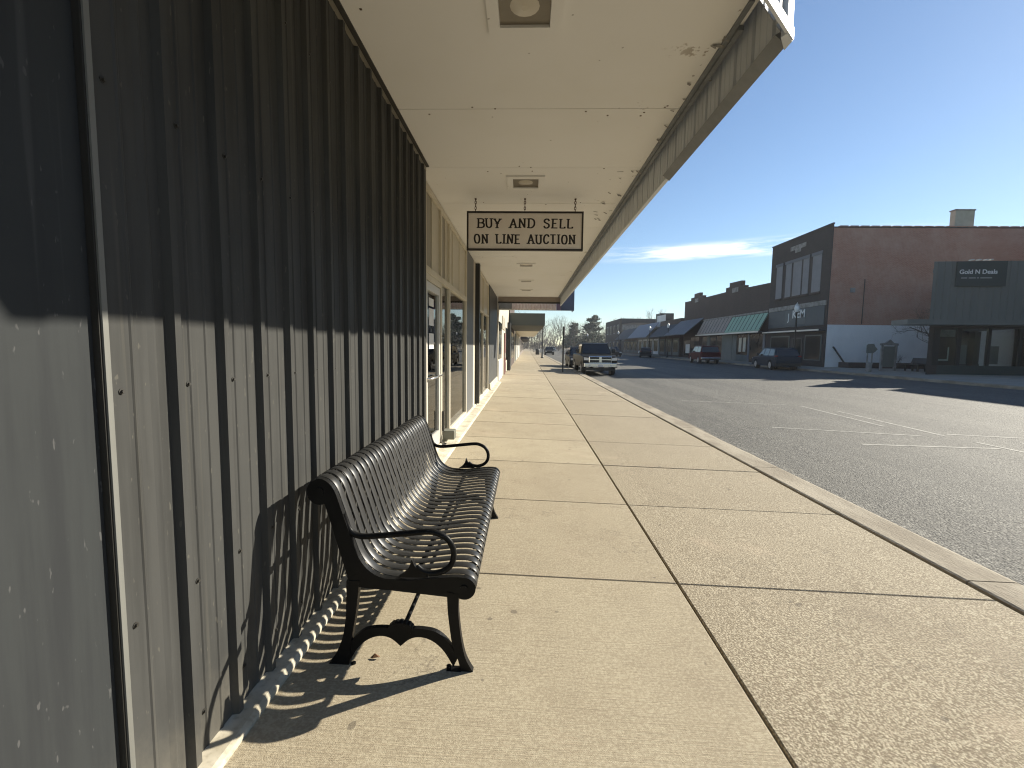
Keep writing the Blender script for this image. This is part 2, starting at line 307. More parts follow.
# ------------------------------------------------------------------ mesh helpers
class MB:
    def __init__(s): s.v = []; s.f = []; s.sm = []
    def add(s, vs, fs, smooth=False):
        o = len(s.v); s.v += [tuple(p) for p in vs]
        for f in fs: s.f.append([i + o for i in f]); s.sm.append(smooth)
        return s
    def box(s, x0, x1, y0, y1, z0, z1):
        return s.add([(x0, y0, z0), (x1, y0, z0), (x1, y1, z0), (x0, y1, z0), (x0, y0, z1), (x1, y0, z1), (x1, y1, z1), (x0, y1, z1)],
                     [(0, 3, 2, 1), (4, 5, 6, 7), (0, 1, 5, 4), (1, 2, 6, 5), (2, 3, 7, 6), (3, 0, 4, 7)])
    def prism(s, poly, a0, a1, axis='y', smooth=False):
        """polygon in the two other axes, extruded along axis: 'y' poly=(x,z); 'x' poly=(y,z); 'z' poly=(x,y)"""
        n = len(poly)
        def P(p, a): return {'y': (p[0], a, p[1]), 'x': (a, p[0], p[1]), 'z': (p[0], p[1], a)}[axis]
        s.add([P(p, a0) for p in poly] + [P(p, a1) for p in poly], [tuple(range(n)), tuple(range(2 * n - 1, n - 1, -1))])
        return s.add([P(p, a0) for p in poly] + [P(p, a1) for p in poly], [(i, i + n, (i + 1) % n + n, (i + 1) % n) for i in range(n)], smooth)
    def tube(s, pts, r, n=8, caps=True, smooth=True):
        pts = [Vector(p) for p in pts]; k = len(pts); rr = r if isinstance(r, (list, tuple)) else [r] * k
        vs = []; prev = None
        for i, p in enumerate(pts):
            d = (pts[min(i + 1, k - 1)] - pts[max(i - 1, 0)]).normalized()
            if prev is None: a = d.orthogonal().normalized()
            else: a = (prev - d * prev.dot(d)); a = a.normalized() if a.length > 1e-6 else d.orthogonal().normalized()
            prev = a; b = d.cross(a)
            vs += [p + (a * math.cos(2 * math.pi * j / n) + b * math.sin(2 * math.pi * j / n)) * rr[i] for j in range(n)]
        s.add(vs, [(i * n + j, i * n + (j + 1) % n, (i + 1) * n + (j + 1) % n, (i + 1) * n + j) for i in range(k - 1) for j in range(n)], smooth)
        if caps: s.add(vs[:n], [tuple(range(n - 1, -1, -1))]); s.add(vs[-n:], [tuple(range(n))])
        return s
    def lathe(s, prof, c=(0, 0, 0), n=16, smooth=True):
        vs = [(c[0] + r * math.cos(2 * math.pi * j / n), c[1] + r * math.sin(2 * math.pi * j / n), c[2] + z) for r, z in prof for j in range(n)]
        k = len(prof)
        s.add(vs, [(i * n + j, i * n + (j + 1) % n, (i + 1) * n + (j + 1) % n, (i + 1) * n + j) for i in range(k - 1) for j in range(n)], smooth)
        s.add(vs[:n], [tuple(range(n - 1, -1, -1))]); s.add(vs[-n:], [tuple(range(n))]); return s
    def build(s, name, m, parent=None, bevel=0, segs=2, recalc=True):
        off = Vector((0, 0, 0)); p = parent
        while p is not None: off += Vector(p.location); p = p.parent
        me = bpy.data.meshes.new(name)
        me.from_pydata([(v[0] - off.x, v[1] - off.y, v[2] - off.z) for v in s.v], [], s.f)
        me.polygons.foreach_set('use_smooth', s.sm)
        if recalc:
            bm = bmesh.new(); bm.from_mesh(me); bmesh.ops.recalc_face_normals(bm, faces=bm.faces); bm.to_mesh(me); bm.free()
        me.materials.append(m); o = bpy.data.objects.new(name, me); COL.objects.link(o)
        if parent is not None: o.parent = parent
        if bevel:
            mo = o.modifiers.new('bevel', 'BEVEL'); mo.width = bevel; mo.segments = segs; mo.limit_method = 'ANGLE'; mo.angle_limit = R(40)
        return o
def tag(o, label, cat, group=None):
    o['label'] = label; o['category'] = cat
    if group: o['group'] = group
    return o
def thing(name, label, cat, loc=(0, 0, 0), group=None):
    o = bpy.data.objects.new(name, None); COL.objects.link(o); o.location = loc; o.empty_display_size = 0.2
    return tag(o, label, cat, group)
def struct(name, mb, m):
    o = mb.build(name, m); o['kind'] = 'structure'; return o
def bx(name, m, parent, x0, x1, y0, y1, z0, z1, bevel=0): return MB().box(x0, x1, y0, y1, z0, z1).build(name, m, parent, bevel)
def copy_tree(o, parent=None):
    c = o.copy(); COL.objects.link(c)
    if parent is not None: c.parent = parent
    for ch in list(o.children): copy_tree(ch, c)
    return c
def crom(pts, sub=6):
    out = []; P = [Vector(p) for p in pts]
    for i in range(len(P) - 1):
        a = P[max(i - 1, 0)]; b = P[i]; c = P[i + 1]; d = P[min(i + 2, len(P) - 1)]
        for k in range(sub):
            t = k / sub
            out.append(0.5 * ((2 * b) + (c - a) * t + (2 * a - 5 * b + 4 * c - d) * t * t + (3 * b - a - 3 * c + d) * t ** 3))
    out.append(P[-1]); return out
def text_mesh(body, size, name, m, parent, loc, xdir, updir, depth=0.01, offset=0.0, align='CENTER', spacing=1.0):
    cu = bpy.data.curves.new('txt', 'FONT'); cu.body = body; cu.size = size; cu.extrude = depth; cu.offset = offset; cu.align_x = align; cu.align_y = 'CENTER'; cu.space_character = spacing
    ob = bpy.data.objects.new('txt', cu); COL.objects.link(ob)
    dg = bpy.context.evaluated_depsgraph_get(); dg.update()
    me = bpy.data.meshes.new_from_object(ob.evaluated_get(dg)); bpy.data.objects.remove(ob)
    X = Vector(xdir).normalized(); U = Vector(updir).normalized(); Z = X.cross(U)
    off = Vector((0, 0, 0)); p = parent
    while p is not None: off += Vector(p.location); p = p.parent
    L = Vector(loc) - off
    for v in me.vertices: v.co = L + X * v.co.x + U * v.co.y + Z * v.co.z
    me.materials.clear(); me.materials.append(m)
    o = bpy.data.objects.new(name, me); COL.objects.link(o); o.parent = parent; return o

# ------------------------------------------------------------------ the setting
def zs(x): return 0.03 - 0.0245 * (x + 1.1)          # near sidewalk falls towards the kerb
def zr(x): return -0.19 + 0.0085 * (x - 3.4)          # road rises slowly to the far side
g = MB(); g.add([(-900, -700, -0.6), (1100, -700, -0.6), (1100, 1600, -0.6), (-900, 1600, -0.6)], [(0, 1, 2, 3)]); struct('ground', g, m_dirt)
YA, YB = -6, 330
g = MB(); ys = [YA + 6 * i for i in range(int((YB - YA) / 6) + 1)]
g.add([(x, y, zr(x)) for y in ys for x in (3.3, 20.75)], [(2 * i, 2 * i + 1, 2 * i + 3, 2 * i + 2) for i in range(len(ys) - 1)]); struct('road', g, m_asph)
g = MB(); rnd = random.Random(3)
Y0 = 2.83 - 1.46 * 6
for k in range(int(290 / 1.46)):
    ya = Y0 + 1.46 * k + 0.004; yb = ya + 1.452
    for xa, xb in ((-1.25, 0.996), (1.012, 3.006)):
        dz = rnd.uniform(-0.0025, 0.0025)
        e = 0.006
        g.add([(xa, ya, -0.2), (xb, ya, -0.2), (xb, yb, -0.2), (xa, yb, -0.2)] +
              [(xa, ya, zs(xa) + dz - e), (xb, ya, zs(xb) + dz - e), (xb, yb, zs(xb) + dz - e), (xa, yb, zs(xa) + dz - e)] +
              [(xa + e, ya + e, zs(xa) + dz), (xb - e, ya + e, zs(xb) + dz), (xb - e, yb - e, zs(xb) + dz), (xa + e, yb - e, zs(xa) + dz)],
              [(0, 1, 5, 4), (1, 2, 6, 5), (2, 3, 7, 6), (3, 0, 4, 7), (4, 5, 9, 8), (5, 6, 10, 9), (6, 7, 11, 10), (7, 4, 8, 11), (8, 9, 10, 11)])
struct('sidewalk', g, m_walk)
g = MB(); g.add([(-1.3, YA, zs(-1.3) - 0.016), (3.06, YA, zs(3.06) - 0.022), (3.06, 285, zs(3.06) - 0.022), (-1.3, 285, zs(-1.3) - 0.016)], [(0, 1, 2, 3)]); struct('sidewalk_joint_bed', g, m_joint)
g = MB(); kz = zs(3.03)
for k in range(100):
    ya = -5.7 + 2.92 * k; yb = ya + 2.908
    g.prism([(3.036, -0.3), (3.036, kz + 0.004), (3.05, kz + 0.012), (3.36, kz + 0.006), (3.40, kz - 0.006), (3.45, zr(3.4) + 0.01), (3.45, -0.3)], ya, yb, 'y')
struct('kerb', g, m_kerb)
g = MB(); rnd = random.Random(21); y = -5.5; prev = 0.1
while y < 120:
    st = rnd.uniform(0.12, 0.5) * (1 + max(0, y) * 0.03); nw = max(0.02, min(0.24, prev + rnd.uniform(-0.07, 0.07)))
    g.add([(3.44, y, zr(3.44) + 0.004), (3.45 + prev, y, zr(3.5) + 0.004), (3.45 + nw, y + st, zr(3.5) + 0.004), (3.44, y + st, zr(3.44) + 0.004)], [(0, 1, 2, 3)]); prev = nw; y += st
struct('gutter_grit', g, mat('gutter_grit', (0.20, 0.175, 0.13), 0.95, var=(0.07, 0.06, 0.045), vscale=9, fine=(0.34, 0.3, 0.22), fscale=60, famt=0.7))
# far pavement and kerb, park paving
ZF = 0.10
g = MB()
for k in range(70):
    g.prism([(20.55, -0.3), (20.55, ZF - 0.02), (20.58, ZF), (20.78, ZF + 0.004), (20.78, -0.3)], -30 + 5 * k, -30.02 + 5 * k + 5, 'y')
struct('far_kerb', g, m_kerb)
g = MB()
for k in range(140):
    g.add([(20.78, -30 + 2.5 * k, ZF), (23.6, -30 + 2.5 * k, ZF + 0.1), (23.6, -30 + 2.5 * k + 2.485, ZF + 0.1), (20.78, -30 + 2.5 * k + 2.485, ZF)], [(0, 1, 2, 3)])
struct('far_pavement', g, m_pavefar)
g = MB(); g.box(23.6, 56, -30, 37, -0.5, ZF + 0.11); struct('park_paving', g, m_pavefar)
# painted bay lines on the road, worn
g = MB()
def line(p, q, wd=0.075):
    a = Vector((*p, 0)); b = Vector((*q, 0)); d = (b - a).normalized(); n = Vector((-d.y, d.x, 0)) * wd / 2
    k = 6
    for i in range(k):
        c0 = a.lerp(b, i / k); c1 = a.lerp(b, (i + 1) / k)
        vs = [c0 - n, c0 + n, c1 + n, c1 - n]; g.add([(v.x, v.y, zr(v.x) + 0.004) for v in vs], [(0, 1, 2, 3)])
line((8.08, 13.4), (7.85, 10.0)); line((8.45, 12.4), (8.2, 8.9)); line((8.25, 8.4), (8.32, 6.2))
line((5.3, 9.75), (7.75, 8.95)); line((6.0, 8.1), (8.15, 7.86)); line((8.4, 9.15), (9.7, 8.75)); line((9.0, 8.35), (10.8, 7.9)); line((5.0, 14.5), (7.8, 13.6))
struct('road_markings', g, m_paint)

# ------------------------------------------------------------------ thin haze volume over the whole street, added to lift the distant shade
hm = bpy.data.materials.new('shade_lift_haze'); hm.use_nodes = True; ht = hm.node_tree; ht.nodes.clear()
ho = ht.nodes.new('ShaderNodeOutputMaterial'); hv = ht.nodes.new('ShaderNodeVolumePrincipled'); ht.links.new(hv.outputs[0], ho.inputs['Volume'])
hv.inputs['Color'].default_value = (0.90, 0.94, 1.0, 1); hv.inputs['Density'].default_value = 0.0004; hv.inputs['Anisotropy'].default_value = 0.25
hz = MB().box(-120, 160, -60, 330, -1.7, 24).build('haze', hm); hz['kind'] = 'stuff'; hz.display_type = 'WIRE'

# ------------------------------------------------------------------ near building: metal clad shop with canopy
XW = -1.12
A = thing('metal_clad_shop', 'long shop with dark ribbed metal wall, glass shopfront and deep cream canopy on the left', 'building', (-1.3, 1.0, 0))
ZS = 3.43
def ribbed(y0, y1, x, first, pitch=0.229, h=0.025):
    pr = [(y0, x)]; y = first
    while y < y1 - 0.03:
        if y > y0 + 0.03:
            pr += [(y - 0.021, x), (y - 0.013, x + h), (y + 0.013, x + h), (y + 0.021, x)]
            for q in (0.33, 0.66):
                c = y + pitch * q
                if c + 0.01 < y1: pr += [(c - 0.008, x), (c - 0.003, x + 0.0035), (c + 0.003, x + 0.0035), (c + 0.008, x)]
        else:
            pass
        y += pitch
    pr.append((y1, x)); return pr
def sheet(pr, z0, z1, back):
    m = MB(); n = len(pr)
    m.add([(x, y, z0) for y, x in pr] + [(x, y, z1) for y, x in pr], [(i, i + 1, i + 1 + n, i + n) for i in range(n - 1)])
    return m
pr = [(1.172, XW)] + [(1.172 + 0.075 - 0.008, XW), (1.247 - 0.003, XW + 0.0035), (1.25, XW + 0.0035), (1.255, XW), (1.30, XW), (1.32, XW + 0.0035), (1.325, XW + 0.0035), (1.33, XW)] + ribbed(1.34, 5.02, XW, 1.39)[1:]
cl_ = sheet(pr, 0.05, ZS - 0.055, 0)
cl_.box(-1.4, XW - 0.004, 1.16, 5.02, 0.0, ZS - 0.002)
clad = cl_.build('cladding', m_clad, A, recalc=False)
top = MB().box(XW - 0.003, XW + 0.004, 1.172, 5.02, ZS - 0.055, ZS - 0.012); top.build('closure_strip', m_opald, A)
MB().box(XW - 0.002, XW + 0.036, 1.172, 5.02, ZS - 0.012, ZS - 0.002).build('top_trim', m_dtrim, A)
for z in (0.2, 0.68, 1.36, 2.18, 2.95):
    for k in range(16):
        y = 1.205 if k == 0 else 1.39 + 0.229 * (k - 1) + 0.062
        zz = z + 0.01 * math.sin(k * 3.1)
        s_ = MB(); s_.tube([(XW, y, zz), (XW + 0.002, y, zz)], 0.009, 10); s_.tube([(XW + 0.002, y, zz), (XW + 0.008, y, zz)], [0.0055, 0.005], 6)
        s_.build('screw', m_dtrim, A)
MB().box(-1.4, -1.138, -3.5, 1.15, 0.0, ZS + 0.3).build('side_panel', m_panel, A)
ct = MB().box(-1.40, XW + 0.001, 1.151, 1.172, 0.0, ZS - 0.002).build('corner_trim_shade', m_dtrim, A); MB().box(XW + 0.0015, XW + 0.007, 1.156, 1.172, 0.0, ZS - 0.003).build('trim_edge', m_trim, ct)  # dark body colour paints the shadow gap beside the panel; thin front strip stays pale
MB().prism([(-1.165, 0.0), (-1.165, 0.062), (-1.05, 0.055), (-1.03, 0.045), (-1.025, 0.0)], 1.0, 5.02, 'y').build('base_kerb', m_base, A, 0.006)
# canopy: soffit boards (a seam every four feet), stepped and cut off at 45 degrees at the near end
CE, YC, YE = 1.262, 2.52, 18.0
def xcut(x): return YC - (CE - x)          # near edge of the canopy at this x
soff = MB(); seams = [-0.2, 1.41, 2.63] + [3.85 + 1.22 * k for k in range(12)] + [YE]
for a, b in zip(seams[:-1], seams[1:]):
    poly = [(-1.40, a + 0.003), (CE, a + 0.003), (CE, b - 0.003), (-1.40, b - 0.003)]
    if a < YC:                                # clip against the 45 degree end
        c = YC - CE
        out = []
        for i in range(4):
            p, q = poly[i], poly[(i + 1) % 4]; fp = p[1] - p[0] - c; fq = q[1] - q[0] - c
            if fp >= 0: out.append(p)
            if (fp < 0) != (fq < 0):
                t = fp / (fp - fq); out.append((p[0] + (q[0] - p[0]) * t, p[1] + (q[1] - p[1]) * t))
        poly = out
    if len(poly) >= 3: soff.prism(poly, ZS, ZS + 0.012, 'z')
soff.prism([(-1.40, YC - CE - 1.40), (CE, YC), (CE, YE), (-1.40, YE)], ZS + 0.018, ZS + 0.22, 'z')
canopy = soff.build('canopy', m_soff, A)
def fascia_sheet(p, q, z0, z1, nrm, first=0.1):
    """ribbed strip from p to q (xy), ribs stand out along nrm"""
    p = Vector((*p, 0)); q = Vector((*q, 0)); d = q - p; L = d.length; d.normalize(); n = Vector((*nrm, 0)).normalized()
    pr = ribbed(0, L, 0, first, 0.229, 0.022); m = MB(); k = len(pr)
    P = [p + d * y + n * x for y, x in pr]
    m.add([(v.x, v.y, z0) for v in P] + [(v.x, v.y, z1) for v in P], [(i, i + 1, i + 1 + k, i + k) for i in range(k - 1)])
    P2 = [v - n * 0.004 for v in P]
    m.add([(v.x, v.y, z0) for v in P2] + [(v.x, v.y, z1) for v in P2], [(i, i + 1, i + 1 + k, i + k) for i in range(k - 1)])
    return m
ZF0 = 3.085
fascia_sheet((1.30, 2.50), (1.30, YE), ZF0 + 0.02, 4.05, (1, 0)).build('fascia', m_fasc, canopy, recalc=False)
fascia_sheet((1.30 - 2.6, 2.50 - 2.6), (1.30, 2.50), ZF0 + 0.02, 4.05, (0.707, -0.707)).build('fascia', m_fasc, canopy, recalc=False)
MB().prism([(1.335, 2.56), (1.335, 2.488), (1.275, 2.428), (1.262, 2.46)], ZF0 - 0.012, 4.05, 'z').build('corner_filler', m_fasc, canopy)  # added filler, closes the fascia corner so no sunlight leaks onto the wall
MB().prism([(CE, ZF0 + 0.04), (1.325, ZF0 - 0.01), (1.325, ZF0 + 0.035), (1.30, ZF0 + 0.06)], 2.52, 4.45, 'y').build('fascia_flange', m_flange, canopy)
MB().prism([(1.29, ZF0 + 0.01), (1.325, ZF0 + 0.005), (1.325, ZF0 + 0.035), (1.30, ZF0 + 0.05)], 4.46, YE, 'y').build('fascia_flange', m_fasc, canopy)
t_ = MB(); d45 = 0.7071
for (n0, n1, z0, z1) in ((0.0245, 0.04, ZF0 - 0.008, ZF0 + 0.05),):
    a = Vector((1.30, 2.50)); b = a - Vector((2.6, 2.6)); n = Vector((d45, -d45))
    poly = [a + n * n0 + Vector((0.012, 0.012)), a + n * n1 + Vector((0.012, 0.012)), b + n * n1, b + n * n0]
    t_.prism([tuple(p) for p in poly], z0, z1, 'z')
t_.build('end_flange', m_fasc, canopy)
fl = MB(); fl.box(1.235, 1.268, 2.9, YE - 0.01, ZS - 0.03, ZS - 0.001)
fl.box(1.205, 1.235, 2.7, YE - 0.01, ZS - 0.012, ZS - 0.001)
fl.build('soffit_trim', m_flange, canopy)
MB().box(-1.15, 1.30, YE - 0.06, YE, ZF0 + 0.13, ZS - 0.002).build('end_beam', m_tan, canopy)
MB().box(-1.15, 1.30, YE - 0.08, YE - 0.062, ZF0 + 0.09, ZF0 + 0.15).build('beam_edge', m_dtrim, canopy)
fk = MB(); rnd = random.Random(8)
for k in range(34):                           # curled flakes of paint at the street edge of the soffit
    y = rnd.choice((rnd.uniform(2.7, 4.2), rnd.uniform(5.0, 7.2), rnd.uniform(2.7, 9))); x = rnd.uniform(0.95, 1.2) if y > 5 else rnd.uniform(1.15, 1.26)
    a, b = rnd.uniform(0.01, 0.045), rnd.uniform(0.004, 0.012); an = rnd.uniform(-0.5, 0.5); ca, sa = math.cos(an), math.sin(an); dz = rnd.uniform(0.004, 0.02)
    vs = [(-a, -b, 0), (a, -b, -dz), (a * 0.8, b, -dz * 1.3), (-a * 0.7, b * 1.2, -0.001)]
    fk.add([(x + p[0] * ca - p[1] * sa, y + p[0] * sa + p[1] * ca, ZS - 0.003 + p[2]) for p in vs], [(0, 1, 2, 3)])
fk.build('peeling_paint', m_stone, canopy)['kind'] = 'stuff'
nl = MB(); rnd = random.Random(5)
for k in range(30):
    yy = rnd.choice(seams[2:9]) + rnd.uniform(-0.05, 0.12); nl.tube([(rnd.uniform(-1.0, 1.1), yy, ZS + 0.002)] * 1 + [(0, 0, 0)], 0.001) if False else None
    x = rnd.uniform(-1.0, 1.15); nl.box(x - 0.007, x + 0.007, yy - 0.006, yy + 0.006, ZS - 0.003, ZS + 0.002)
nl.build('nail_head', m_rust, canopy)['kind'] = 'stuff'

# shopfront
XG = -1.25
SF = A
MB().prism([(-1.5, 0.0), (-1.5, 0.10), (-1.20, 0.10), (-1.19, 0.06), (-1.03, 0.05), (-1.0, 0.035), (-1.0, 0.0)], 5.03, 14.6, 'y').build('sill', m_base, SF, 0.006)
MB().prism([(-1.5, 0.0), (-1.5, 0.26), (-1.17, 0.26), (-1.15, 0.07), (-1.03, 0.05), (-1.0, 0.035), (-1.0, 0.0)], 14.61, 18.2, 'y').build('sill', m_base, SF, 0.006)
tr_z = 2.42
# door bay
door = MB(); y0, y1 = 5.45, 6.35
door.box(XG - 0.03, XG + 0.03, y0, y0 + 0.09, 0.11, 2.28); door.box(XG - 0.03, XG + 0.03, y1 - 0.09, y1, 0.11, 2.28); door.box(XG - 0.029, XG + 0.029, y0 + 0.09, y1 - 0.09, 2.18, 2.28); door.box(XG - 0.029, XG + 0.029, y0 + 0.09, y1 - 0.09, 0.11, 0.30)
door = door.build('door', m_alu, SF)
bx('pane', m_glass, door, XG - 0.004, XG + 0.004, y0 + 0.09, y1 - 0.09, 0.30, 2.18)
MB().tube([(XG + 0.03, y0 + 0.05, 1.08), (XG + 0.075, y0 + 0.06, 1.08), (XG + 0.075, y1 - 0.06, 1.08), (XG + 0.03, y1 - 0.05, 1.08)], 0.014).build('push_bar', m_chrome, door)
fr = MB()
for y in (5.04, 5.36, 6.36, 7.05, 9.02): fr.box(XG - 0.05, XG + 0.045, y, y + 0.07, 0.101, ZS - 0.06)
fr.box(XG - 0.049, XG + 0.05, 5.11, 9.02, tr_z - 0.05, tr_z + 0.03); fr.box(XG - 0.049, XG + 0.044, 5.11, 9.02, ZS - 0.08, ZS - 0.01); fr.box(XG - 0.048, XG + 0.043, 7.12, 9.02, 0.101, 0.16)
fr.box(XG - 0.049, XG + 0.04, 5.43, 6.36, 2.29, 2.37)
fr.box(XG - 0.05, XG + 0.045, 14.2, 14.32, 0.101, ZS - 0.01); fr.box(XG - 0.049, XG + 0.044, 10.95, 14.2, ZS - 0.08, ZS - 0.01); fr.box(XG - 0.049, XG + 0.04, 10.95, 14.2, 0.101, 0.15); fr.box(XG - 0.049, XG + 0.04, 12.6, 12.66, 0.15, ZS - 0.08); fr.box(XG - 0.047, XG + 0.046, 10.95, 14.2, tr_z - 0.03, tr_z + 0.03)
fr.build('window_frame', m_cream, SF, 0.004)
for a, b in ((5.11, 5.36), (6.43, 7.05), (7.12, 9.02), (10.95, 12.6), (12.66, 14.2)): bx('window_pane', m_glass, SF, XG - 0.004, XG + 0.004, a, b, 0.15, tr_z - 0.05)
for k, (a, b, mm) in enumerate(((5.11, 5.40, m_opal), (5.41, 5.86, m_opald), (5.87, 6.36, m_opal), (6.43, 6.80, m_opald), (6.81, 7.45, m_opal), (7.50, 8.2, m_opal), (8.24, 9.02, m_opal), (10.95, 12.6, m_opal), (12.66, 14.2, m_opal))):
    bx('transom_panel', mm, SF, XG - 0.012, XG + 0.012, a, b, tr_z + 0.03, ZS - 0.08)
ts = MB()
for y in (5.405, 5.865, 6.805, 7.475, 8.22): ts.box(XG - 0.014, XG + 0.022, y - 0.02, y + 0.02, tr_z + 0.03, ZS - 0.08)
ts.build('transom_bar', m_cream, SF)
bx('pilaster', mat('pilaster_slate', (0.10, 0.105, 0.11), 0.5), SF, XG - 0.05, XG + 0.03, 9.1, 10.3, 0.101, ZS - 0.01)
bx('fin_post', m_black, SF, XG - 0.05, -1.13, 10.75, 10.93, 0.101, ZS - 0.01, 0.004)
bx('filler_post', m_cream, SF, XG - 0.05, XG + 0.02, 10.31, 10.74, 0.101, ZS - 0.01)
bx('pier', mat('pier_charcoal', (0.05, 0.052, 0.052), 0.5, var=(0.035, 0.036, 0.036), vscale=3), SF, -1.5, -1.19, 14.4, 18.19, 0.262, ZS - 0.01)
# interior seen through the panes
MB().box(-7.0, XG - 0.06, 5.04, 14.3, -0.02, 0.1).build('shop_floor', m_floor, SF)
iw = MB(); iw.box(-7.1, -7.0, 5.04, 14.3, 0.1, 3.2); iw.box(-7.0, XG - 0.1, 5.0, 5.03, 0.1, 3.2); iw.box(-7.0, XG - 0.1, 14.33, 14.39, 0.1, 3.2); iw.box(-7.1, XG - 0.1, 5.03, 14.33, 3.2, 3.3)
iw.build('interior_wall', m_inwall, SF)
bx('roof', m_darkroof, A, -12, -1.41, -3.5, 18.19, 3.66, 3.9)
for y, z0, zz in ((5.75, 1.45, 0.2), (5.75, 1.75, 0.22), (5.75, 2.0, 0.1)):
    bx('door_notice', m_white, door, XG + 0.005, XG + 0.009, y - 0.02, y + 0.26, z0, z0 + zz)
sh = thing('display_shelf', 'pale shop shelf standing behind the glass shopfront', 'shelf', (-2.6, 8.0, 0.1))
sv = MB(); sv.box(-2.85, -2.35, 7.3, 7.34, 0.1, 1.5); sv.box(-2.85, -2.35, 8.76, 8.8, 0.1, 1.5); sv.build('side_panel', m_cream, sh)
for z in (0.25, 0.65, 1.05, 1.46): bx('shelf', m_cream, sh, -2.85, -2.35, 7.345, 8.755, z, z + 0.03)
# small box on the sill by the door
sb = thing('utility_box', 'small dull grey box fixed on the sill right of the shop door', 'box', (-1.1, 6.5, 0.05))
bx('body', m_box, sb, XG + 0.05, -1.03, 6.42, 6.62, 0.13, 0.26, 0.01); bx('stem', m_box, sb, XG + 0.05, -1.15, 6.46, 6.58, 0.09, 0.128); bx('conduit', m_dtrim, sb, XG + 0.047, XG + 0.075, 6.40, 6.418, 0.26, 0.55)

# recessed lights in the soffit
labs = ['recessed square soffit light at the top edge, nearest of the row', 'recessed square soffit light just above the hanging sign', 'recessed soffit light hidden behind the hanging sign board',
        'recessed soffit light just beyond the hanging sign', 'recessed soffit light second from the far canopy end', 'farthest recessed soffit light beside the far canopy end']
for k, y in enumerate((2.73, 5.5, 8.2, 10.9, 13.55, 15.7)):
    L = thing('ceiling_light', labs[k], 'light', (-0.04, y, ZS), 'recessed lights along the canopy')
    f_ = MB(); xc = -0.04; a, b = 0.22, 0.15
    for (x0, x1, ya, yb) in ((-a, a, -a, -b), (-a, a, b, a), (-a, -b, -b, b), (b, a, -b, b)): f_.box(xc + x0, xc + x1, y + ya, y + yb, ZS - 0.02, ZS - 0.001)
    f_.build('frame', m_soff, L)
    bx('lens', m_fixt, L, xc - b + 0.002, xc + b - 0.002, y - b + 0.002, y + b - 0.002, ZS - 0.004, ZS - 0.0015)
    MB().lathe([(0.02, -0.012), (0.06, -0.006), (0.09, 0.0)], (xc, y, ZS - 0.003), 16).build('bulb', m_bulb, L)

# ------------------------------------------------------------------ hanging sign
YS = 6.08
S = thing('hanging_sign', 'cream framed sign reading BUY AND SELL ON LINE AUCTION hung under the canopy', 'sign', (0, YS, 2.7))
sx0, sx1, sz0, sz1 = -0.805, 0.712, 2.768, 3.254
bx('board', m_signface, S, sx0, sx1, YS, YS + 0.03, sz0, sz1)
f_ = MB(); b = 0.022
f_.box(sx0 - 0.008, sx1 + 0.008, YS - 0.012, YS + 0.042, sz1 - b + 0.008, sz1 + 0.008); f_.box(sx0 - 0.008, sx1 + 0.008, YS - 0.012, YS + 0.042, sz0 - 0.008, sz0 + b - 0.008)
f_.box(sx0 - 0.008, sx0 + b - 0.008, YS - 0.012, YS + 0.042, sz0 + b - 0.008, sz1 - b + 0.008); f_.box(sx1 - b + 0.008, sx1 + 0.008, YS - 0.012, YS + 0.042, sz0 + b - 0.008, sz1 - b + 0.008)
f_.build('frame', m_signblk, S)
for x in (-0.70, -0.05, 0.61):
    h = MB(); pts = []
    for lk in range(5):
        c = sz1 + 0.018 + lk * 0.036; r = 0.022
        h.tube([(x + (r * 0.5 * math.cos(q) if lk % 2 else 0) , YS + 0.015 + (0 if lk % 2 else r * 0.5 * math.cos(q)), c + r * math.sin(q)) for q in [i * math.pi / 6 for i in range(13)]], 0.0045, 6)
    h.box(x - 0.012, x + 0.012, YS, YS + 0.03, ZS - 0.012, ZS - 0.001)
    h.build('hook', m_rust, S)
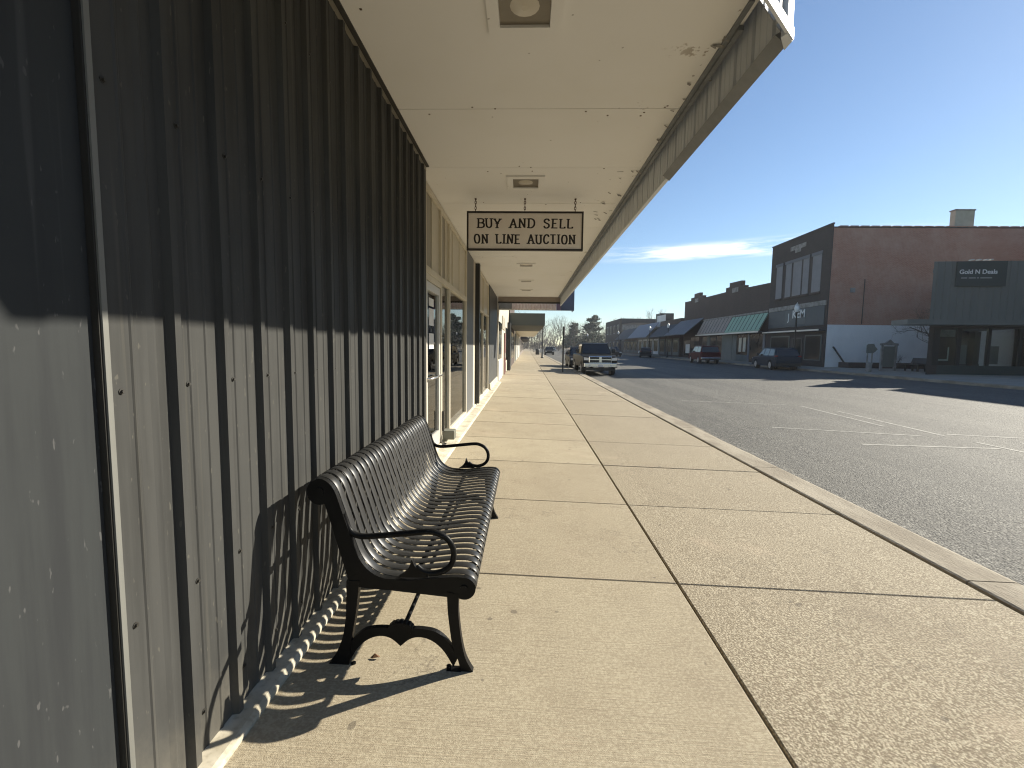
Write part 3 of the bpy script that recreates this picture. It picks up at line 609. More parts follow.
# hand lettering: polyline strokes with slab ends
GL = {'B': (0.62, [[(0.1, 0), (0.1, 1)], [(0.02, 1), (0.38, 1), (0.55, 0.9), (0.55, 0.65), (0.38, 0.53), (0.12, 0.53)], [(0.38, 0.53), (0.6, 0.42), (0.6, 0.12), (0.4, 0), (0.02, 0)]]),
      'U': (0.62, [[(0.08, 1), (0.08, 0.3), (0.18, 0.05), (0.36, 0.0), (0.5, 0.12), (0.54, 0.35), (0.54, 1)]]),
      'Y': (0.62, [[(0.04, 1), (0.3, 0.5), (0.58, 1)], [(0.3, 0.5), (0.28, 0)]]),
      'A': (0.66, [[(0.04, 0), (0.32, 1), (0.6, 0)], [(0.12, 0.34), (0.55, 0.34)]]),
      'N': (0.68, [[(0.1, 0), (0.1, 1), (0.56, 0.02), (0.56, 1)]]),
      'D': (0.66, [[(0.1, 0), (0.1, 1)], [(0.02, 1), (0.35, 1), (0.58, 0.78), (0.6, 0.3), (0.38, 0), (0.02, 0)]]),
      'S': (0.56, [[(0.5, 0.82), (0.42, 0.97), (0.24, 1), (0.08, 0.86), (0.1, 0.66), (0.28, 0.53), (0.46, 0.4), (0.48, 0.16), (0.32, 0), (0.14, 0.02), (0.04, 0.18)]]),
      'E': (0.56, [[(0.1, 0), (0.1, 1)], [(0.02, 1), (0.5, 1)], [(0.1, 0.52), (0.4, 0.52)], [(0.02, 0), (0.52, 0)]]),
      'L': (0.54, [[(0.1, 1), (0.1, 0), (0.5, 0), (0.5, 0.12)]]),
      'O': (0.64, [[(0.32, 1), (0.14, 0.9), (0.06, 0.5), (0.14, 0.1), (0.32, 0), (0.5, 0.1), (0.58, 0.5), (0.5, 0.9), (0.32, 1)]]),
      'I': (0.26, [[(0.13, 0), (0.13, 1)]]),
      'C': (0.58, [[(0.54, 0.8), (0.42, 0.98), (0.24, 0.98), (0.08, 0.75), (0.06, 0.3), (0.2, 0.03), (0.4, 0.02), (0.54, 0.2)]]),
      'T': (0.56, [[(0.02, 1), (0.54, 1)], [(0.28, 1), (0.28, 0)]])}
def lettering(text, x0, x1, zb, h, y):
    wid = {' ': 0.5}; wid.update({k: v[0] for k, v in GL.items()})
    gap = 0.16; tot = sum(wid[c] + gap for c in text) - gap; k = (x1 - x0) / tot
    m = MB(); x = x0; rnd = random.Random(len(text)); lay = 0
    for c in text:
        if c != ' ':
            kx = k; dzz = rnd.uniform(-0.03, 0.03) * h; tl = rnd.uniform(-0.04, 0.04)
            for st in GL[c][1]:
                curve = c in 'SOCU' or (c in 'BD' and len(st) > 2)
                P = [Vector((x + (p[0] + tl * p[1]) * kx, 0, zb + dzz + p[1] * h)) for p in st]
                Q = crom(P, 4) if curve else P
                def seg(a, b_, w0, w1):
                    nonlocal lay
                    d = (b_ - a); 
                    if d.length < 1e-6: return
                    d.normalize(); n = Vector((-d.z, 0, d.x)); e = d * 0.004; lay += 1; yy = y - 0.0012 - 0.00005 * (lay % 30)
                    vs = [a - n * w0 - e, b_ - n * w1 + e, b_ + n * w1 + e, a + n * w0 - e]
                    m.add([(v.x, yy, v.z) for v in vs] + [(v.x, y + 0.002, v.z) for v in vs], [(0, 1, 2, 3), (0, 4, 5, 1), (1, 5, 6, 2), (2, 6, 7, 3), (3, 7, 4, 0)])
                for a, b_ in zip(Q[:-1], Q[1:]):
                    d = (b_ - a).normalized() if (b_ - a).length > 1e-6 else Vector((1, 0, 0))
                    ww = 0.0066 + 0.0052 * abs(d.z); seg(a, b_, ww, ww)
                for e_, nx in ((Q[0], Q[1]), (Q[-1], Q[-2])):
                    if c not in 'OSC' and not (c == 'L' and e_ is Q[-1]) and abs((nx - e_).z) > 0.3 * (nx - e_).length and not (c == 'B' and len(st) > 2):
                        seg(e_ - Vector((0.019, 0, 0)), e_ + Vector((0.019, 0, 0)), 0.0055, 0.0055)
        x += (wid[c] + gap) * k
    return m
let = lettering('BUY AND SELL', sx0 + 0.13, sx1 - 0.13, 3.055, 0.112, YS); let.build('lettering', m_signblk, S)
let = lettering('ON LINE AUCTION', sx0 + 0.09, sx1 - 0.09, 2.850, 0.112, YS); let.build('lettering', m_signblk, S)

# ------------------------------------------------------------------ bench
B = thing('slatted_bench', 'long black steel slatted bench with curled armrests against the ribbed wall', 'bench', (-0.6, 2.87, 0.018))
prof = [(-.952, .795), (-.976, .83), (-.968, .872), (-.93, .898), (-.885, .888), (-.85, .847), (-.823, .77), (-.80, .70), (-.775, .62), (-.745, .54), (-.705, .485), (-.65, .45), (-.58, .437), (-.50, .437), (-.42, .447), (-.34, .457), (-.27, .458), (-.228, .441), (-.211, .41), (-.221, .378), (-.252, .356), (-.285, .352)]
pc = [Vector((p[0], p[1])) for p in crom([(a, b, 0) for a, b in prof], 3)]
def norms(c):
    out = []
    for i in range(len(c)):
        d = (c[min(i + 1, len(c) - 1)] - c[max(i - 1, 0)]).normalized(); out.append(Vector((d.y, -d.x)))   # right-hand side (below / inside)
    return out
pn = norms(pc)
# flip so that the normal points to the inside (down / back)
YB0, YB1 = 1.95, 3.79
ns = 27; ptc = (YB1 - YB0 - 0.03) / ns
for k in range(ns):
    yc = YB0 + 0.015 + ptc * (k + 0.5); hw = 0.0240
    m = MB(); n = len(pc); vs = []
    for c, q in zip(pc, pn):
        i0 = c; i1 = c + q * 0.0038; e = 0.0025; ie = c + q * 0.0014
        vs += [(ie.x, yc - hw, ie.y), (i0.x, yc - hw + e, i0.y), (i0.x, yc + hw - e, i0.y), (ie.x, yc + hw, ie.y), (i1.x, yc + hw, i1.y), (i1.x, yc - hw, i1.y)]
    fs = [(6 * i + j, 6 * i + (j + 1) % 6, 6 * (i + 1) + (j + 1) % 6, 6 * (i + 1) + j) for i in range(n - 1) for j in range(6)]
    m.add(vs, fs, True); m.add(vs[:6], [tuple(range(6))]); m.add(vs[-6:], [tuple(range(6))])
    so_ = m.build('slat', m_slat, B); so_.data.polygons.foreach_set('use_smooth', [True] * len(so_.data.polygons))
    mo = so_.modifiers.new('es', 'EDGE_SPLIT'); mo.split_angle = R(50)
def strip(c, off0, off1, i0, i1):
    q = norms(c); a = [c[i] + q[i] * off0 for i in range(i0, i1)]; b = [c[i] + q[i] * off1 for i in range(i0, i1)]
    return a, b
def end_frame(yc):
    m = MB(); t = 0.014
    # cast rim under the slats, as wedge quads
    a, b = strip(pc, -0.001, 0.046, 9, len(pc) - 9)
    for i in range(len(a) - 1): m.prism([tuple(a[i]), tuple(a[i + 1]), tuple(b[i + 1]), tuple(b[i])], yc - t, yc + t, 'y')
    def disc(cx, cz, r, tt, sx=1.0): m.prism([(cx + r * sx * math.cos(q), cz + r * math.sin(q)) for q in [2 * math.pi * i / 28 for i in range(28)]], yc - tt, yc + tt, 'y', True)
    disc(-.915, .838, .0585, t + .001); disc(-.915, .838, .02, t + .006); disc(-.264, .407, .0515, t + .001); disc(-.264, .407, .018, t + .006)
    P = lambda pts, tt: m.prism([tuple(p[:2]) for p in crom([(x, z, 0) for x, z in pts + pts[:1]], 3)[:-1]], yc - tt, yc + tt, 'y')
    m.prism([(-.86, .80), (-.80, .70), (-.765, .60), (-.72, .47), (-.79, .42), (-.835, .58), (-.875, .72), (-.90, .80)], yc - t + .002, yc + t - .002, 'y')
    m.prism([(-.79, .44), (-.74, .47), (-.65, .445), (-.4, .43), (-.27, .43), (-.27, .372), (-.345, .365), (-.60, .388), (-.70, .394), (-.75, .40)], yc - t + .001, yc + t - .001, 'y')
    # legs
    def leg(pl, pr_, tt):
        l = crom([(x, z, 0) for x, z in pl], 5); r_ = crom([(x, z, 0) for x, z in pr_], 5)
        for i in range(len(l) - 1): m.prism([tuple(l[i][:2]), tuple(l[i + 1][:2]), tuple(r_[i + 1][:2]), tuple(r_[i][:2])], yc - tt, yc + tt, 'y')
    leg([(-.80, .43), (-.803, .33), (-.808, .24), (-.825, .15), (-.86, .07), (-.915, -.003)], [(-.742, .43), (-.752, .33), (-.765, .24), (-.782, .15), (-.79, .07), (-.800, -.003)], t + .002)
    leg([(-.342, .39), (-.338, .30), (-.328, .21), (-.315, .13), (-.29, .065), (-.275, .0)], [(-.288, .38), (-.290, .30), (-.282, .21), (-.270, .13), (-.252, .065), (-.215, .0)], t + .002)
    m.box(-.80, -.765, yc - .02, yc + .02, -.003, .012); m.box(-.352, -.275, yc - .02, yc + .02, -.001, .014)
    m.tube([(-.778, yc - .005, .01), (-.778, yc - .005, .03)], .012, 6, True, False); m.tube([(-.335, yc - .005, .012), (-.335, yc - .005, .032)], .012, 6, True, False)
    # arched brace, two half bows meeting in a point
    at = crom([(-.82, .075, 0), (-.775, .15, 0), (-.72, .195, 0), (-.65, .208, 0), (-.59, .205, 0), (-.556, .2, 0)], 4); ab = crom([(-.80, .03, 0), (-.755, .105, 0), (-.705, .15, 0), (-.65, .168, 0), (-.60, .158, 0), (-.556, .122, 0)], 4)
    for i in range(len(at) - 1):
        q = [tuple(at[i][:2]), tuple(at[i + 1][:2]), tuple(ab[i + 1][:2]), tuple(ab[i][:2])]
        m.prism(q, yc - t + .002, yc + t - .002, 'y'); m.prism([(-1.112 - x, z) for x, z in q], yc - t + .002, yc + t - .002, 'y')
    # shell ornament
    for k in range(7):
        q = R(20 + 140 * k / 6); disc(-.556 + .046 * math.cos(q), .196 + .026 * math.sin(q), .0145, t + .003 + .001 * (k % 2))
    disc(-.556, .192, .04, t + .0015, 1.2)
    return m.build('end_frame', m_blk, B, 0.003)
for yc in (YB0, YB1): end_frame(yc)
for yc in (YB0 + 0.002, YB1 - 0.002):
    m = MB()
    path = crom([(-.815, .735, 0), (-.803, .69, 0), (-.78, .65, 0), (-.735, .632, 0), (-.65, .637, 0), (-.52, .652, 0), (-.43, .661, 0), (-.385, .654, 0), (-.34, .627, 0), (-.315, .577, 0), (-.32, .522, 0), (-.35, .486, 0), (-.40, .468, 0), (-.45, .474, 0), (-.482, .498, 0)], 4)
    m.tube([(p.x, yc, p.y) for p in path], 0.0135, 10)
    sp = crom([(-.565, .448, 0), (-.545, .462, 0), (-.525, .482, 0), (-.512, .505, 0), (-.503, .534, 0), (-.492, .508, 0), (-.475, .488, 0), (-.45, .472, 0), (-.43, .452, 0)], 3)
    m.prism([(p.x, p.y) for p in sp], yc - .012, yc + .012, 'y')
    m.build('armrest', m_blk, B)
for (x, z, r) in ((-.50, .425, .011), (-.818, .69, .011)): MB().box(x - r, x + r, YB0 + .016, YB1 - .016, z - r - .004, z + r - .006).build('support_bar', m_blk, B)
MB().tube([(-.54, YB0 + .02, .215), (-.54, YB1 - .02, .215)], .011, 8).build('stretcher_rod', m_blk, B)

lf = MB(); lf.add([(-.715, 1.985, .026), (-.70, 1.975, .03), (-.672, 1.98, .034), (-.668, 1.99, .03), (-.695, 1.995, .042)], [(0, 1, 4), (1, 2, 4), (2, 3, 4), (3, 0, 4)])
tag(lf.build('dry_leaf', m_leaf), 'small dry brown leaf lying by the rear bench foot', 'leaf')

# ------------------------------------------------------------------ shops further along the left pavement
m_cwall = mat('cream_wall', (0.52, 0.48, 0.39), 0.8, var=(0.42, 0.38, 0.3), vscale=1)
b2 = thing('cream_shop', 'cream shop with a red brown door under a navy ended canopy', 'building', (-1.3, 18.2, 0))
bx('wall', m_cwall, b2, -12, -1.16, 18.21, 29, -0.3, 4.6)
bx('lower_wall', m_white, b2, -1.155, -1.12, 18.4, 20.6, 0.05, 0.9); bx('window_pane', m_dglass, b2, -1.158, -1.13, 18.6, 20.5, 0.95, 2.5)
bx('window_pane', m_dglass, b2, -1.158, -1.13, 24.6, 26.6, 0.7, 2.5); bx('upper_panel', m_opal, b2, -1.158, -1.125, 21, 23.5, 2.3, 2.9)
d_ = bx('door', m_redbrn, b2, -1.157, -1.11, 23.0, 24.2, 0.05, 2.15); bx('handle', m_chrome, d_, -1.11, -1.07, 23.1, 23.14, 0.9, 1.15)
bx('pier', m_black, b2, -1.155, -0.98, 27.0, 28.98, -0.02, 2.9)
cn = bx('canopy', m_flange, b2, -1.15, 1.86, 18.42, 19.1, 3.0, 3.8)
fp = MB(); k = 0; x = -0.62
while x < 1.16:
    fp.prism([(x, 18.40), (x + 0.03, 18.34), (x + 0.06, 18.40), (x + 0.06, 18.415), (x, 18.415)], 2.98 - 0.012 * (k % 2), 3.34, 'z'); x += 0.0605; k += 1
fp.build('end_valance', m_flute, cn)
bx('purple_panel', m_purple, cn, 1.17, 1.36, 18.38, 18.415, 2.96, 3.42); bx('end_panel', m_navy, cn, 1.365, 1.86, 18.36, 18.415, 2.95, 3.85)
bx('fascia', m_navy, cn, 1.865, 1.89, 18.36, 19.12, 2.95, 3.85)
b3 = thing('dark_brick_shop', 'dark brick shop with a flat olive canopy beyond the cream shop', 'building', (-1.3, 29, 0))
bx('wall', m_brickbrown, b3, -12, -1.10, 29.01, 40, -0.3, 5.2)
for y in (30, 33, 36.5): bx('window_pane', m_dglass, b3, -1.098, -1.07, y, y + 2.4, 0.6, 2.5)
bx('canopy', m_olive, b3, -1.09, 1.15, 29.02, 39.5, 2.82, 3.6)
b4 = thing('pale_panel_shop', 'long pale panelled shop with a thin cream canopy further down the left pavement', 'building', (-1.3, 40, 0))
bx('wall', m_cwall, b4, -12, -1.05, 40.01, 72, -0.3, 4.4)
for k in range(6): bx('panel', m_white if k % 2 else m_fronta, b4, -1.048, -1.0, 41 + 5 * k, 44.5 + 5 * k, 0.1, 2.6)
c4 = bx('canopy', m_cream, b4, -1.04, 1.2, 41, 69, 2.95, 3.15); bx('fascia', m_dtrim, c4, -1.04, 1.22, 40.9, 40.99, 2.85, 3.2)
b5 = thing('end_brick_shop', 'farthest brick shop on the left with small dark awnings', 'building', (-1.3, 72, 0))
bx('wall', m_brickpale, b5, -14, -1.0, 72.01, 135, -0.3, 5.5)
for k in range(6):
    y = 73 + 10 * k; bx('window_pane', m_dglass, b5, -0.998, -0.97, y + 1, y + 5, 0.5, 2.4)
    MB().prism([(-0.99, 3.6), (0.4, 2.75), (0.4, 2.6), (-0.99, 2.6)], y, y + 7, 'y').build('awning', m_darkroof, b5)

# street lamps
def street_lamp():
    L = thing('street_lamp', '', 'lamp', (0, 0, 0), 'black street lamps along the pavements')
    MB().lathe([(0.2, 0), (0.2, 0.12), (0.13, 0.2), (0.11, 0.7), (0.09, 0.78), (0.065, 0.85), (0.05, 4.25), (0.085, 4.3), (0.085, 4.36)], n=12).build('pole', m_black, L)
    MB().lathe([(0.09, 4.36), (0.17, 4.5), (0.19, 4.66), (0.16, 4.84), (0.13, 4.86)], n=12).build('globe', m_globe, L)
    MB().lathe([(0.17, 4.865), (0.12, 4.95), (0.04, 5.05), (0.015, 5.14)], n=12).build('cap', m_alu, L)
    return L
lamp0 = street_lamp()
lp = [((21.35, 36.7, ZF), 'black street lamp in front of the tall dark brick shop on the right'), ((21.0, 68, ZF), 'black street lamp beside the grey awning shops on the far right side'),
      ((21.0, 78, ZF), 'black street lamp standing before the far two storey building'), ((2.1, 60, -0.05), 'black street lamp on the left pavement just past the olive canopy'),
      ((2.15, 92, -0.05), 'distant black street lamp on the left pavement behind the bin'), ((15.8, 118, -0.1), 'pale topped street lamp before the dark pine at the street end'), ((2.2, 130, -0.05), 'farthest street lamp on the left pavement'),
      ((20.9, 104, ZF), 'street lamp near the far two storey corner wall')]
for i, (p, lab) in enumerate(lp):
    o = lamp0 if i == 0 else copy_tree(lamp0); o.location = p; o['label'] = lab
# sign post at the kerb, seen edge on
sp_ = thing('sign_post', 'dark square post with an edge on sign plate at the kerb before the pickup', 'sign', (2.24, 27.6, -0.05))
bx('post', m_black, sp_, 2.19, 2.28, 27.56, 27.64, -0.1, 2.72); MB().prism([(27.3, 2.15), (27.9, 2.15), (27.9, 2.7), (27.3, 2.7)], 2.285, 2.30, 'x').build('plate', m_plate, sp_)
bn = thing('litter_bin', 'dark round litter bin at the kerb of the far left pavement', 'bin', (2.05, 84, -0.05))
MB().lathe([(0.3, 0), (0.36, 0.15), (0.38, 0.8), (0.36, 0.85)], (2.05, 84, -0.05), 14).build('body', m_bin, bn); MB().lathe([(0.4, 0.86), (0.38, 0.95), (0.2, 1.08)], (2.05, 84, -0.05), 14).build('lid', m_black, bn)

# ------------------------------------------------------------------ right side: tall brick shop
XF = 23.0; YK = 35.6
K = thing('tall_brick_shop', 'two storey dark painted brick shop with red brick side wall and whitewashed base', 'building', (XF, YK, 0))
ZB = 0.18
bx('facade', m_brickdark, K, XF, XF + 0.07, YK, 44.0, -0.4, 11.0)
MB().box(XF + 0.071, 58, YK + 0.004, 43.98, -0.4, 10.72).build('side_wall', m_brickred, K)
bx('painted_base', m_brickwhite, K, XF + 0.072, 58, YK - 0.016, YK + 0.002, -0.4, 3.45)
bx('coping', m_brickbrown, K, XF + 0.072, 58, YK - 0.03, YK + 0.3, 10.722, 10.8)
cp = MB(); 
for k in range(44): cp.box(XF + 0.5 + 0.78 * k, XF + 1.1 + 0.78 * k, YK - 0.035, YK + 0.2, 10.802, 10.88)
cp.build('coping_tile', m_brickred, K)
bx('parapet_cap', m_darkroof, K, XF - 0.04, XF + 0.11, YK - 0.02, 44.04, 11.002, 11.1)
fr_ = lambda a, b, z0, z1, nm='window', mm=m_greybd: bx(nm, mm, K, XF - 0.03, XF - 0.002, a, b, z0, z1)
for a, b, z1 in ((36.65, 37.75, 9.0), (38.2, 39.0, 9.0), (39.2, 40.4, 9.0), (40.65, 41.5, 9.0), (42.05, 43.0, 9.0)):
    wd = fr_(a, b, 6.1, z1)
    bx('sill', m_brickbrown, wd, XF - 0.12, XF - 0.031, a - 0.08, b + 0.08, 5.95, 6.098); bx('lintel', m_greyawn, wd, XF - 0.08, XF - 0.031, a - 0.12, b + 0.12, z1 + 0.002, z1 + 0.25)
fr_(38.8, 41.0, 10.05, 10.4, 'plaque', m_stone); fr_(39.5, 40.3, 9.78, 10.048, 'plaque', m_stone)
bx('stone_band', m_stone, K, XF - 0.06, XF - 0.002, YK + 0.15, 43.9, 4.98, 5.34)
sg = bx('sign_board', m_slate, K, XF - 0.07, XF - 0.002, YK + 0.25, 43.85, 3.45, 4.95)
bx('sign_panel', mat('sign_panel_slate', (0.075, 0.088, 0.098), 0.5), sg, XF - 0.085, XF - 0.071, 38.2, 41.1, 3.65, 4.92)
text_mesh('KEM', 0.95, 'lettering', m_letter, sg, (XF - 0.095, 39.1, 4.48), (0, -1, 0), (0, 0, 1), 0.01, 0.012)
text_mesh('J', 0.85, 'lettering', m_letter, sg, (XF - 0.095, 40.55, 4.3), (0, -1, 0), (0, 0, 1), 0.01, 0.008)
ck = bx('canopy', m_darkroof, K, 22.5, XF - 0.002, YK + 0.1, 43.95, 2.98, 3.1); bx('canopy_edge', m_alu, ck, 22.46, 22.498, YK + 0.06, 43.97, 3.0, 3.12)
for a, b, z0, z1 in ((36.1, 38.0, 0.75, 2.6), (40.4, 43.2, 0.8, 2.6)):
    wd = bx('shop_window', m_fronta, K, XF - 0.05, XF - 0.002, a - 0.1, b + 0.1, z0 - 0.1, z1 + 0.1); bx('pane', m_dglass, wd, XF - 0.06, XF - 0.051, a, b, z0, z1)
d_ = bx('door', m_black, K, XF - 0.05, XF - 0.002, 38.4, 39.9, ZB, 2.5); bx('pane', m_dglass, d_, XF - 0.06, XF - 0.051, 38.6, 39.7, 0.5, 2.4)
for vx, vz, vw in ((24.6, 5.9, 0.35), (30.6, 7.4, 0.3)): bx('wall_vent', m_stone, K, vx, vx + vw, YK - 0.03, YK + 0.002, vz, vz + vw)
MB().tube([(25.6, YK - 0.05, 3.5), (25.6, YK - 0.05, 6.8), (25.62, YK - 0.02, 6.9)], 0.03, 6).build('conduit', m_dtrim, K)
ch = bx('chimney', m_chim, K, 32.15, 33.55, YK + 0.31, YK + 0.75, 10.721, 12.1); bx('chimney_cap', m_stone, ch, 32.1, 33.6, YK + 0.28, YK + 0.8, 12.102, 12.2)
tag(MB().tube([(XF + 0.45, YK - 0.25, 1.75), (XF + 0.5, YK - 0.25, 1.72), (XF + 1.55, YK - 0.25, 0.3), (XF + 1.55, YK - 0.25, 0.16)], 0.06, 8).build('handrail', m_black), 'black slanting rail in front of the whitewashed brick base', 'rail')

# single storey brick row
Q = thing('brick_row', 'low dark brick row with stepped parapets and faded green and tan awnings', 'building', (XF, 44, 0))
par = [(44.01, -0.4), (44.01, 7.8), (49.1, 7.95), (49.1, 8.25), (49.9, 8.3), (49.9, 8.85), (52.8, 8.95), (52.8, 8.5), (53.7, 8.5), (53.7, 8.05), (60.4, 8.1), (60.4, 8.45), (61.6, 8.5), (61.6, 8.95), (63.6, 8.95), (63.6, 8.5), (64.8, 8.5), (64.8, 8.15), (67.2, 8.2), (67.2, -0.4)]
MB().prism(par, XF + 0.02, XF + 0.4, 'x').build('parapet_wall', m_brickbrown, Q)
bx('wall', m_brickbrown, Q, XF + 0.401, 50, 44.01, 67.2, -0.4, 7.2)
bx('stone_emblem', m_stone, Q, XF - 0.03, XF + 0.018, 50.6, 52.0, 7.75, 8.25); bx('stone_emblem', m_stone, Q, XF - 0.03, XF + 0.018, 62.0, 63.2, 7.75, 8.25)
bx('stone_band', m_stone, Q, XF - 0.05, XF + 0.018, 44.05, 59.9, 5.06, 5.22)
def slope_awning(par_, m, y0, y1, x0, x1, z0, z1, ribs=0, name='awning'):
    a = MB().prism([(x0, z1), (x1, z0), (x1, z0 - 0.12), (x0, z1 - 0.12)], y0, y1, 'y').build(name, m, par_)
    if ribs:
        r_ = MB()
        for k in range(ribs + 1):
            y = y0 + (y1 - y0) * k / ribs; r_.prism([(x0, z1 + 0.05), (x1, z0 + 0.05), (x1, z0 + 0.002), (x0, z1 + 0.002)], y - 0.04, y + 0.04, 'y')
        r_.build('seam', mat(m.name + '_seam', (0.07, 0.08, 0.075), 0.7), a)
    return a
slope_awning(Q, m_green, 44.02, 51.6, XF - 0.0, XF - 0.8, 3.4, 5.0, 9); slope_awning(Q, m_tan, 51.62, 59.8, XF - 0.0, XF - 0.8, 3.4, 5.05, 9)
cq = bx('canopy', m_darkroof, Q, 22.1, XF, 44.0, 60, 3.1, 3.22); bx('canopy_edge', m_alu, cq, 22.06, 22.098, 43.99, 60, 3.1, 3.26)
slope_awning(Q, m_greyawn, 59.9, 68.5, XF, 20.6, 3.4, 5.5)
for a, b, mm in ((44.4, 44.7, m_greybd), (47.4, 47.7, m_greybd), (50.2, 51.2, m_fronta), (51.3, 53.9, m_fronta), (57.5, 58.3, m_fronta)): bx('pier', mm, Q, XF - 0.06, XF + 0.018, a, b, 0.1, 3.09)
for a, b in ((44.75, 47.25), (53.95, 55.4), (58.4, 59.8), (61, 64)): bx('window_pane', m_dglass, Q, XF - 0.02, XF + 0.018, a, b, 0.5, 3.0)
dw = bx('display_window', m_dglass, Q, XF - 0.02, XF + 0.018, 47.75, 50.15, 0.9, 3.0)
for a in (48.15, 49.1): bx('curtain', m_cream, dw, XF - 0.035, XF - 0.021, a, a + 0.6, 1.2, 2.7)
bx('stall_riser', m_fronta, Q, XF - 0.05, XF + 0.018, 47.71, 50.19, 0.05, 0.89)
dw2 = bx('display_window', m_dglass, Q, XF - 0.02, XF + 0.018, 64.2, 66.6, 0.5, 2.6); bx('window_poster', m_white, dw2, XF - 0.035, XF - 0.021, 64.4, 66.0, 0.8, 2.1)
d_ = bx('door', m_black, Q, XF - 0.03, XF + 0.018, 55.5, 57.4, 0.1, 3.0); bx('pane', m_dglass, d_, XF - 0.04, XF - 0.031, 55.7, 57.2, 0.4, 2.8)

# low awning shops further back
def low_shop(name, lab, y0, y1, h, wm, am, az0, az1, ax, extra=None):
    o = thing(name, lab, 'building', (XF, y0, 0)); bx('wall', wm, o, XF, 48, y0, y1 - 0.02, -0.4, h)
    slope_awning(o, am, y0 + 0.2, y1 - 0.3, XF, ax, az0, az1)
    n = max(2, int((y1 - y0) / 3.2)); st = (y1 - y0) / n
    for k in range(n):
        a = y0 + st * k + 0.4; wd = bx('window', m_white if extra else m_fronta, o, XF - 0.05, XF - 0.002, a, a + st - 0.7, 0.4, az0 - 0.3); bx('pane', m_dglass, wd, XF - 0.06, XF - 0.051, a + 0.25, a + st - 0.95, 0.9, az0 - 0.6)
    return o
low_shop('low_dark_shop', 'low shop with a dark roof between the grey awning and the white shop', 68.6, 79, 6.0, m_brickbrown, m_darkroof, 3.3, 5.2, 20.9)
wsh = low_shop('low_white_shop', 'low white fronted shop under a blue grey sloped awning', 79.2, 94, 5.0, m_fronta, mat('blue_grey_awning', (0.19, 0.205, 0.24), 0.7), 3.4, 6.0, 20.7, True)
bx('roof_sign', m_white, wsh, XF + 1.0, XF + 1.2, 80, 84.5, 5.3, 7.3); bx('roof_vent', m_black, wsh, XF + 2, XF + 4.5, 86, 89, 5.0, 8.0)
low_shop('low_grey_shop', 'low grey shop with a dark awning next to the far two storey building', 94.2, 108, 4.8, m_brickpale, m_darkroof, 3.3, 5.6, 20.9)
# far two storey building
T = thing('far_two_storey', 'far two storey brick building with faded white lettering band on its side wall', 'building', (XF, 112, 0))
bx('wall', m_brickpale, T, XF + 0.31, 60, 112.3, 133, -0.5, 7.7); bx('facade', m_brickdark, T, XF, XF + 0.3, 112.3, 133, -0.5, 8.6)
MB().prism([(XF + 0.31, 8.6), (34, 8.5), (60, 8.3), (60, 7.5), (XF + 3, 7.6), (XF + 0.31, 7.2)], 112.0, 112.29, 'y').build('parapet', m_darkroof, T)
bx('ghost_sign', m_stone, T, XF + 0.5, XF + 8.0, 112.26, 112.298, 5.9, 7.1); bx('stone_band', m_stone, T, XF + 0.5, 60, 112.24, 112.298, 3.1, 3.3)
for z0, z1 in ((0.9, 3.0), (5.0, 7.2)):
    for k in range(4):
        y = 114 + 4.8 * k; wd = bx('window', m_greybd, T, XF - 0.04, XF - 0.002, y, y + 2.2, z0, z1); bx('pane', m_dglass, wd, XF - 0.05, XF - 0.041, y + 0.25, y + 1.95, z0 + 0.2, z1 - 0.2)
for k in range(6): bx('window', m_white if k % 3 else m_greybd, T, XF + 1.2 + 1.7 * k, XF + 2.1 + 1.7 * k, 112.25, 112.298, 0.4, 2.8)

# ------------------------------------------------------------------ right side: angled dark shop at the corner
G = thing('corner_metal_shop', 'dark metal fronted corner shop with a green sign reading Gold N Deals', 'building', (22.9, 26.6, 0))
def gp(u): return Vector((22.9 + 0.9945 * u, 26.6 - 0.1045 * u))       # along the front
def gbox(name, m, par_, u0, u1, d0, d1, z0, z1):
    n = Vector((-0.1045, -0.9945)); ps = [gp(u0) + n * d0, gp(u1) + n * d0, gp(u1) + n * d1, gp(u0) + n * d1]
    return MB().prism([tuple(p) for p in ps], z0, z1, 'z').build(name, m, par_)
e0 = gp(0); e1 = gp(6.2)
MB().prism([tuple(e0), tuple(e1), (e1.x + 3, 33.6), (31.0, 33.6)], 2.95, 6.55, 'z').build('upper_wall', m_metald, G)
rb = MB()
for k in range(17): 
    u = 0.2 + 0.36 * k; n = Vector((-0.1045, -0.9945)); ps = [gp(u), gp(u + 0.05), gp(u + 0.05) + n * 0.03, gp(u) + n * 0.03]; rb.prism([tuple(p) for p in ps], 3.25, 6.55, 'z')
rb.build('wall_rib', m_metald, G)
MB().prism([tuple(gp(0.05)), tuple(gp(0.6)), (31.6, 33.4), (30.95, 33.4)], -0.3, 2.948, 'z').build('corner_wall', m_brickdark, G)
MB().prism([(31.65, 33.0), (e1.x + 3, 33.0), (e1.x + 3, 33.5), (31.65, 33.5)], -0.3, 2.948, 'z').build('back_wall', m_signgrn, G)
gbox('stall_riser', m_signgrn, G, 0.601, 6.2, -0.3, 0.0, -0.3, 0.72); gbox('lintel', m_dtrim, G, 0.601, 6.2, -0.2, 0.002, 2.82, 2.948)
for a, b in ((0.3, 0.62), (1.55, 1.72), (3.05, 3.2), (4.6, 4.75), (6.04, 6.19)): gbox('mullion', m_black, G, a, b, -0.12, 0.02, 0.721, 2.819)
for a, b in ((0.62, 1.55), (1.72, 3.05), (3.2, 4.6), (4.75, 6.04)): gbox('window_pane', m_glass, G, a, b, -0.06, -0.05, 0.721, 2.819)
gbox('shop_floor', m_floor, G, 0.7, 6.1, -6.0, -0.31, 0.05, 0.1)
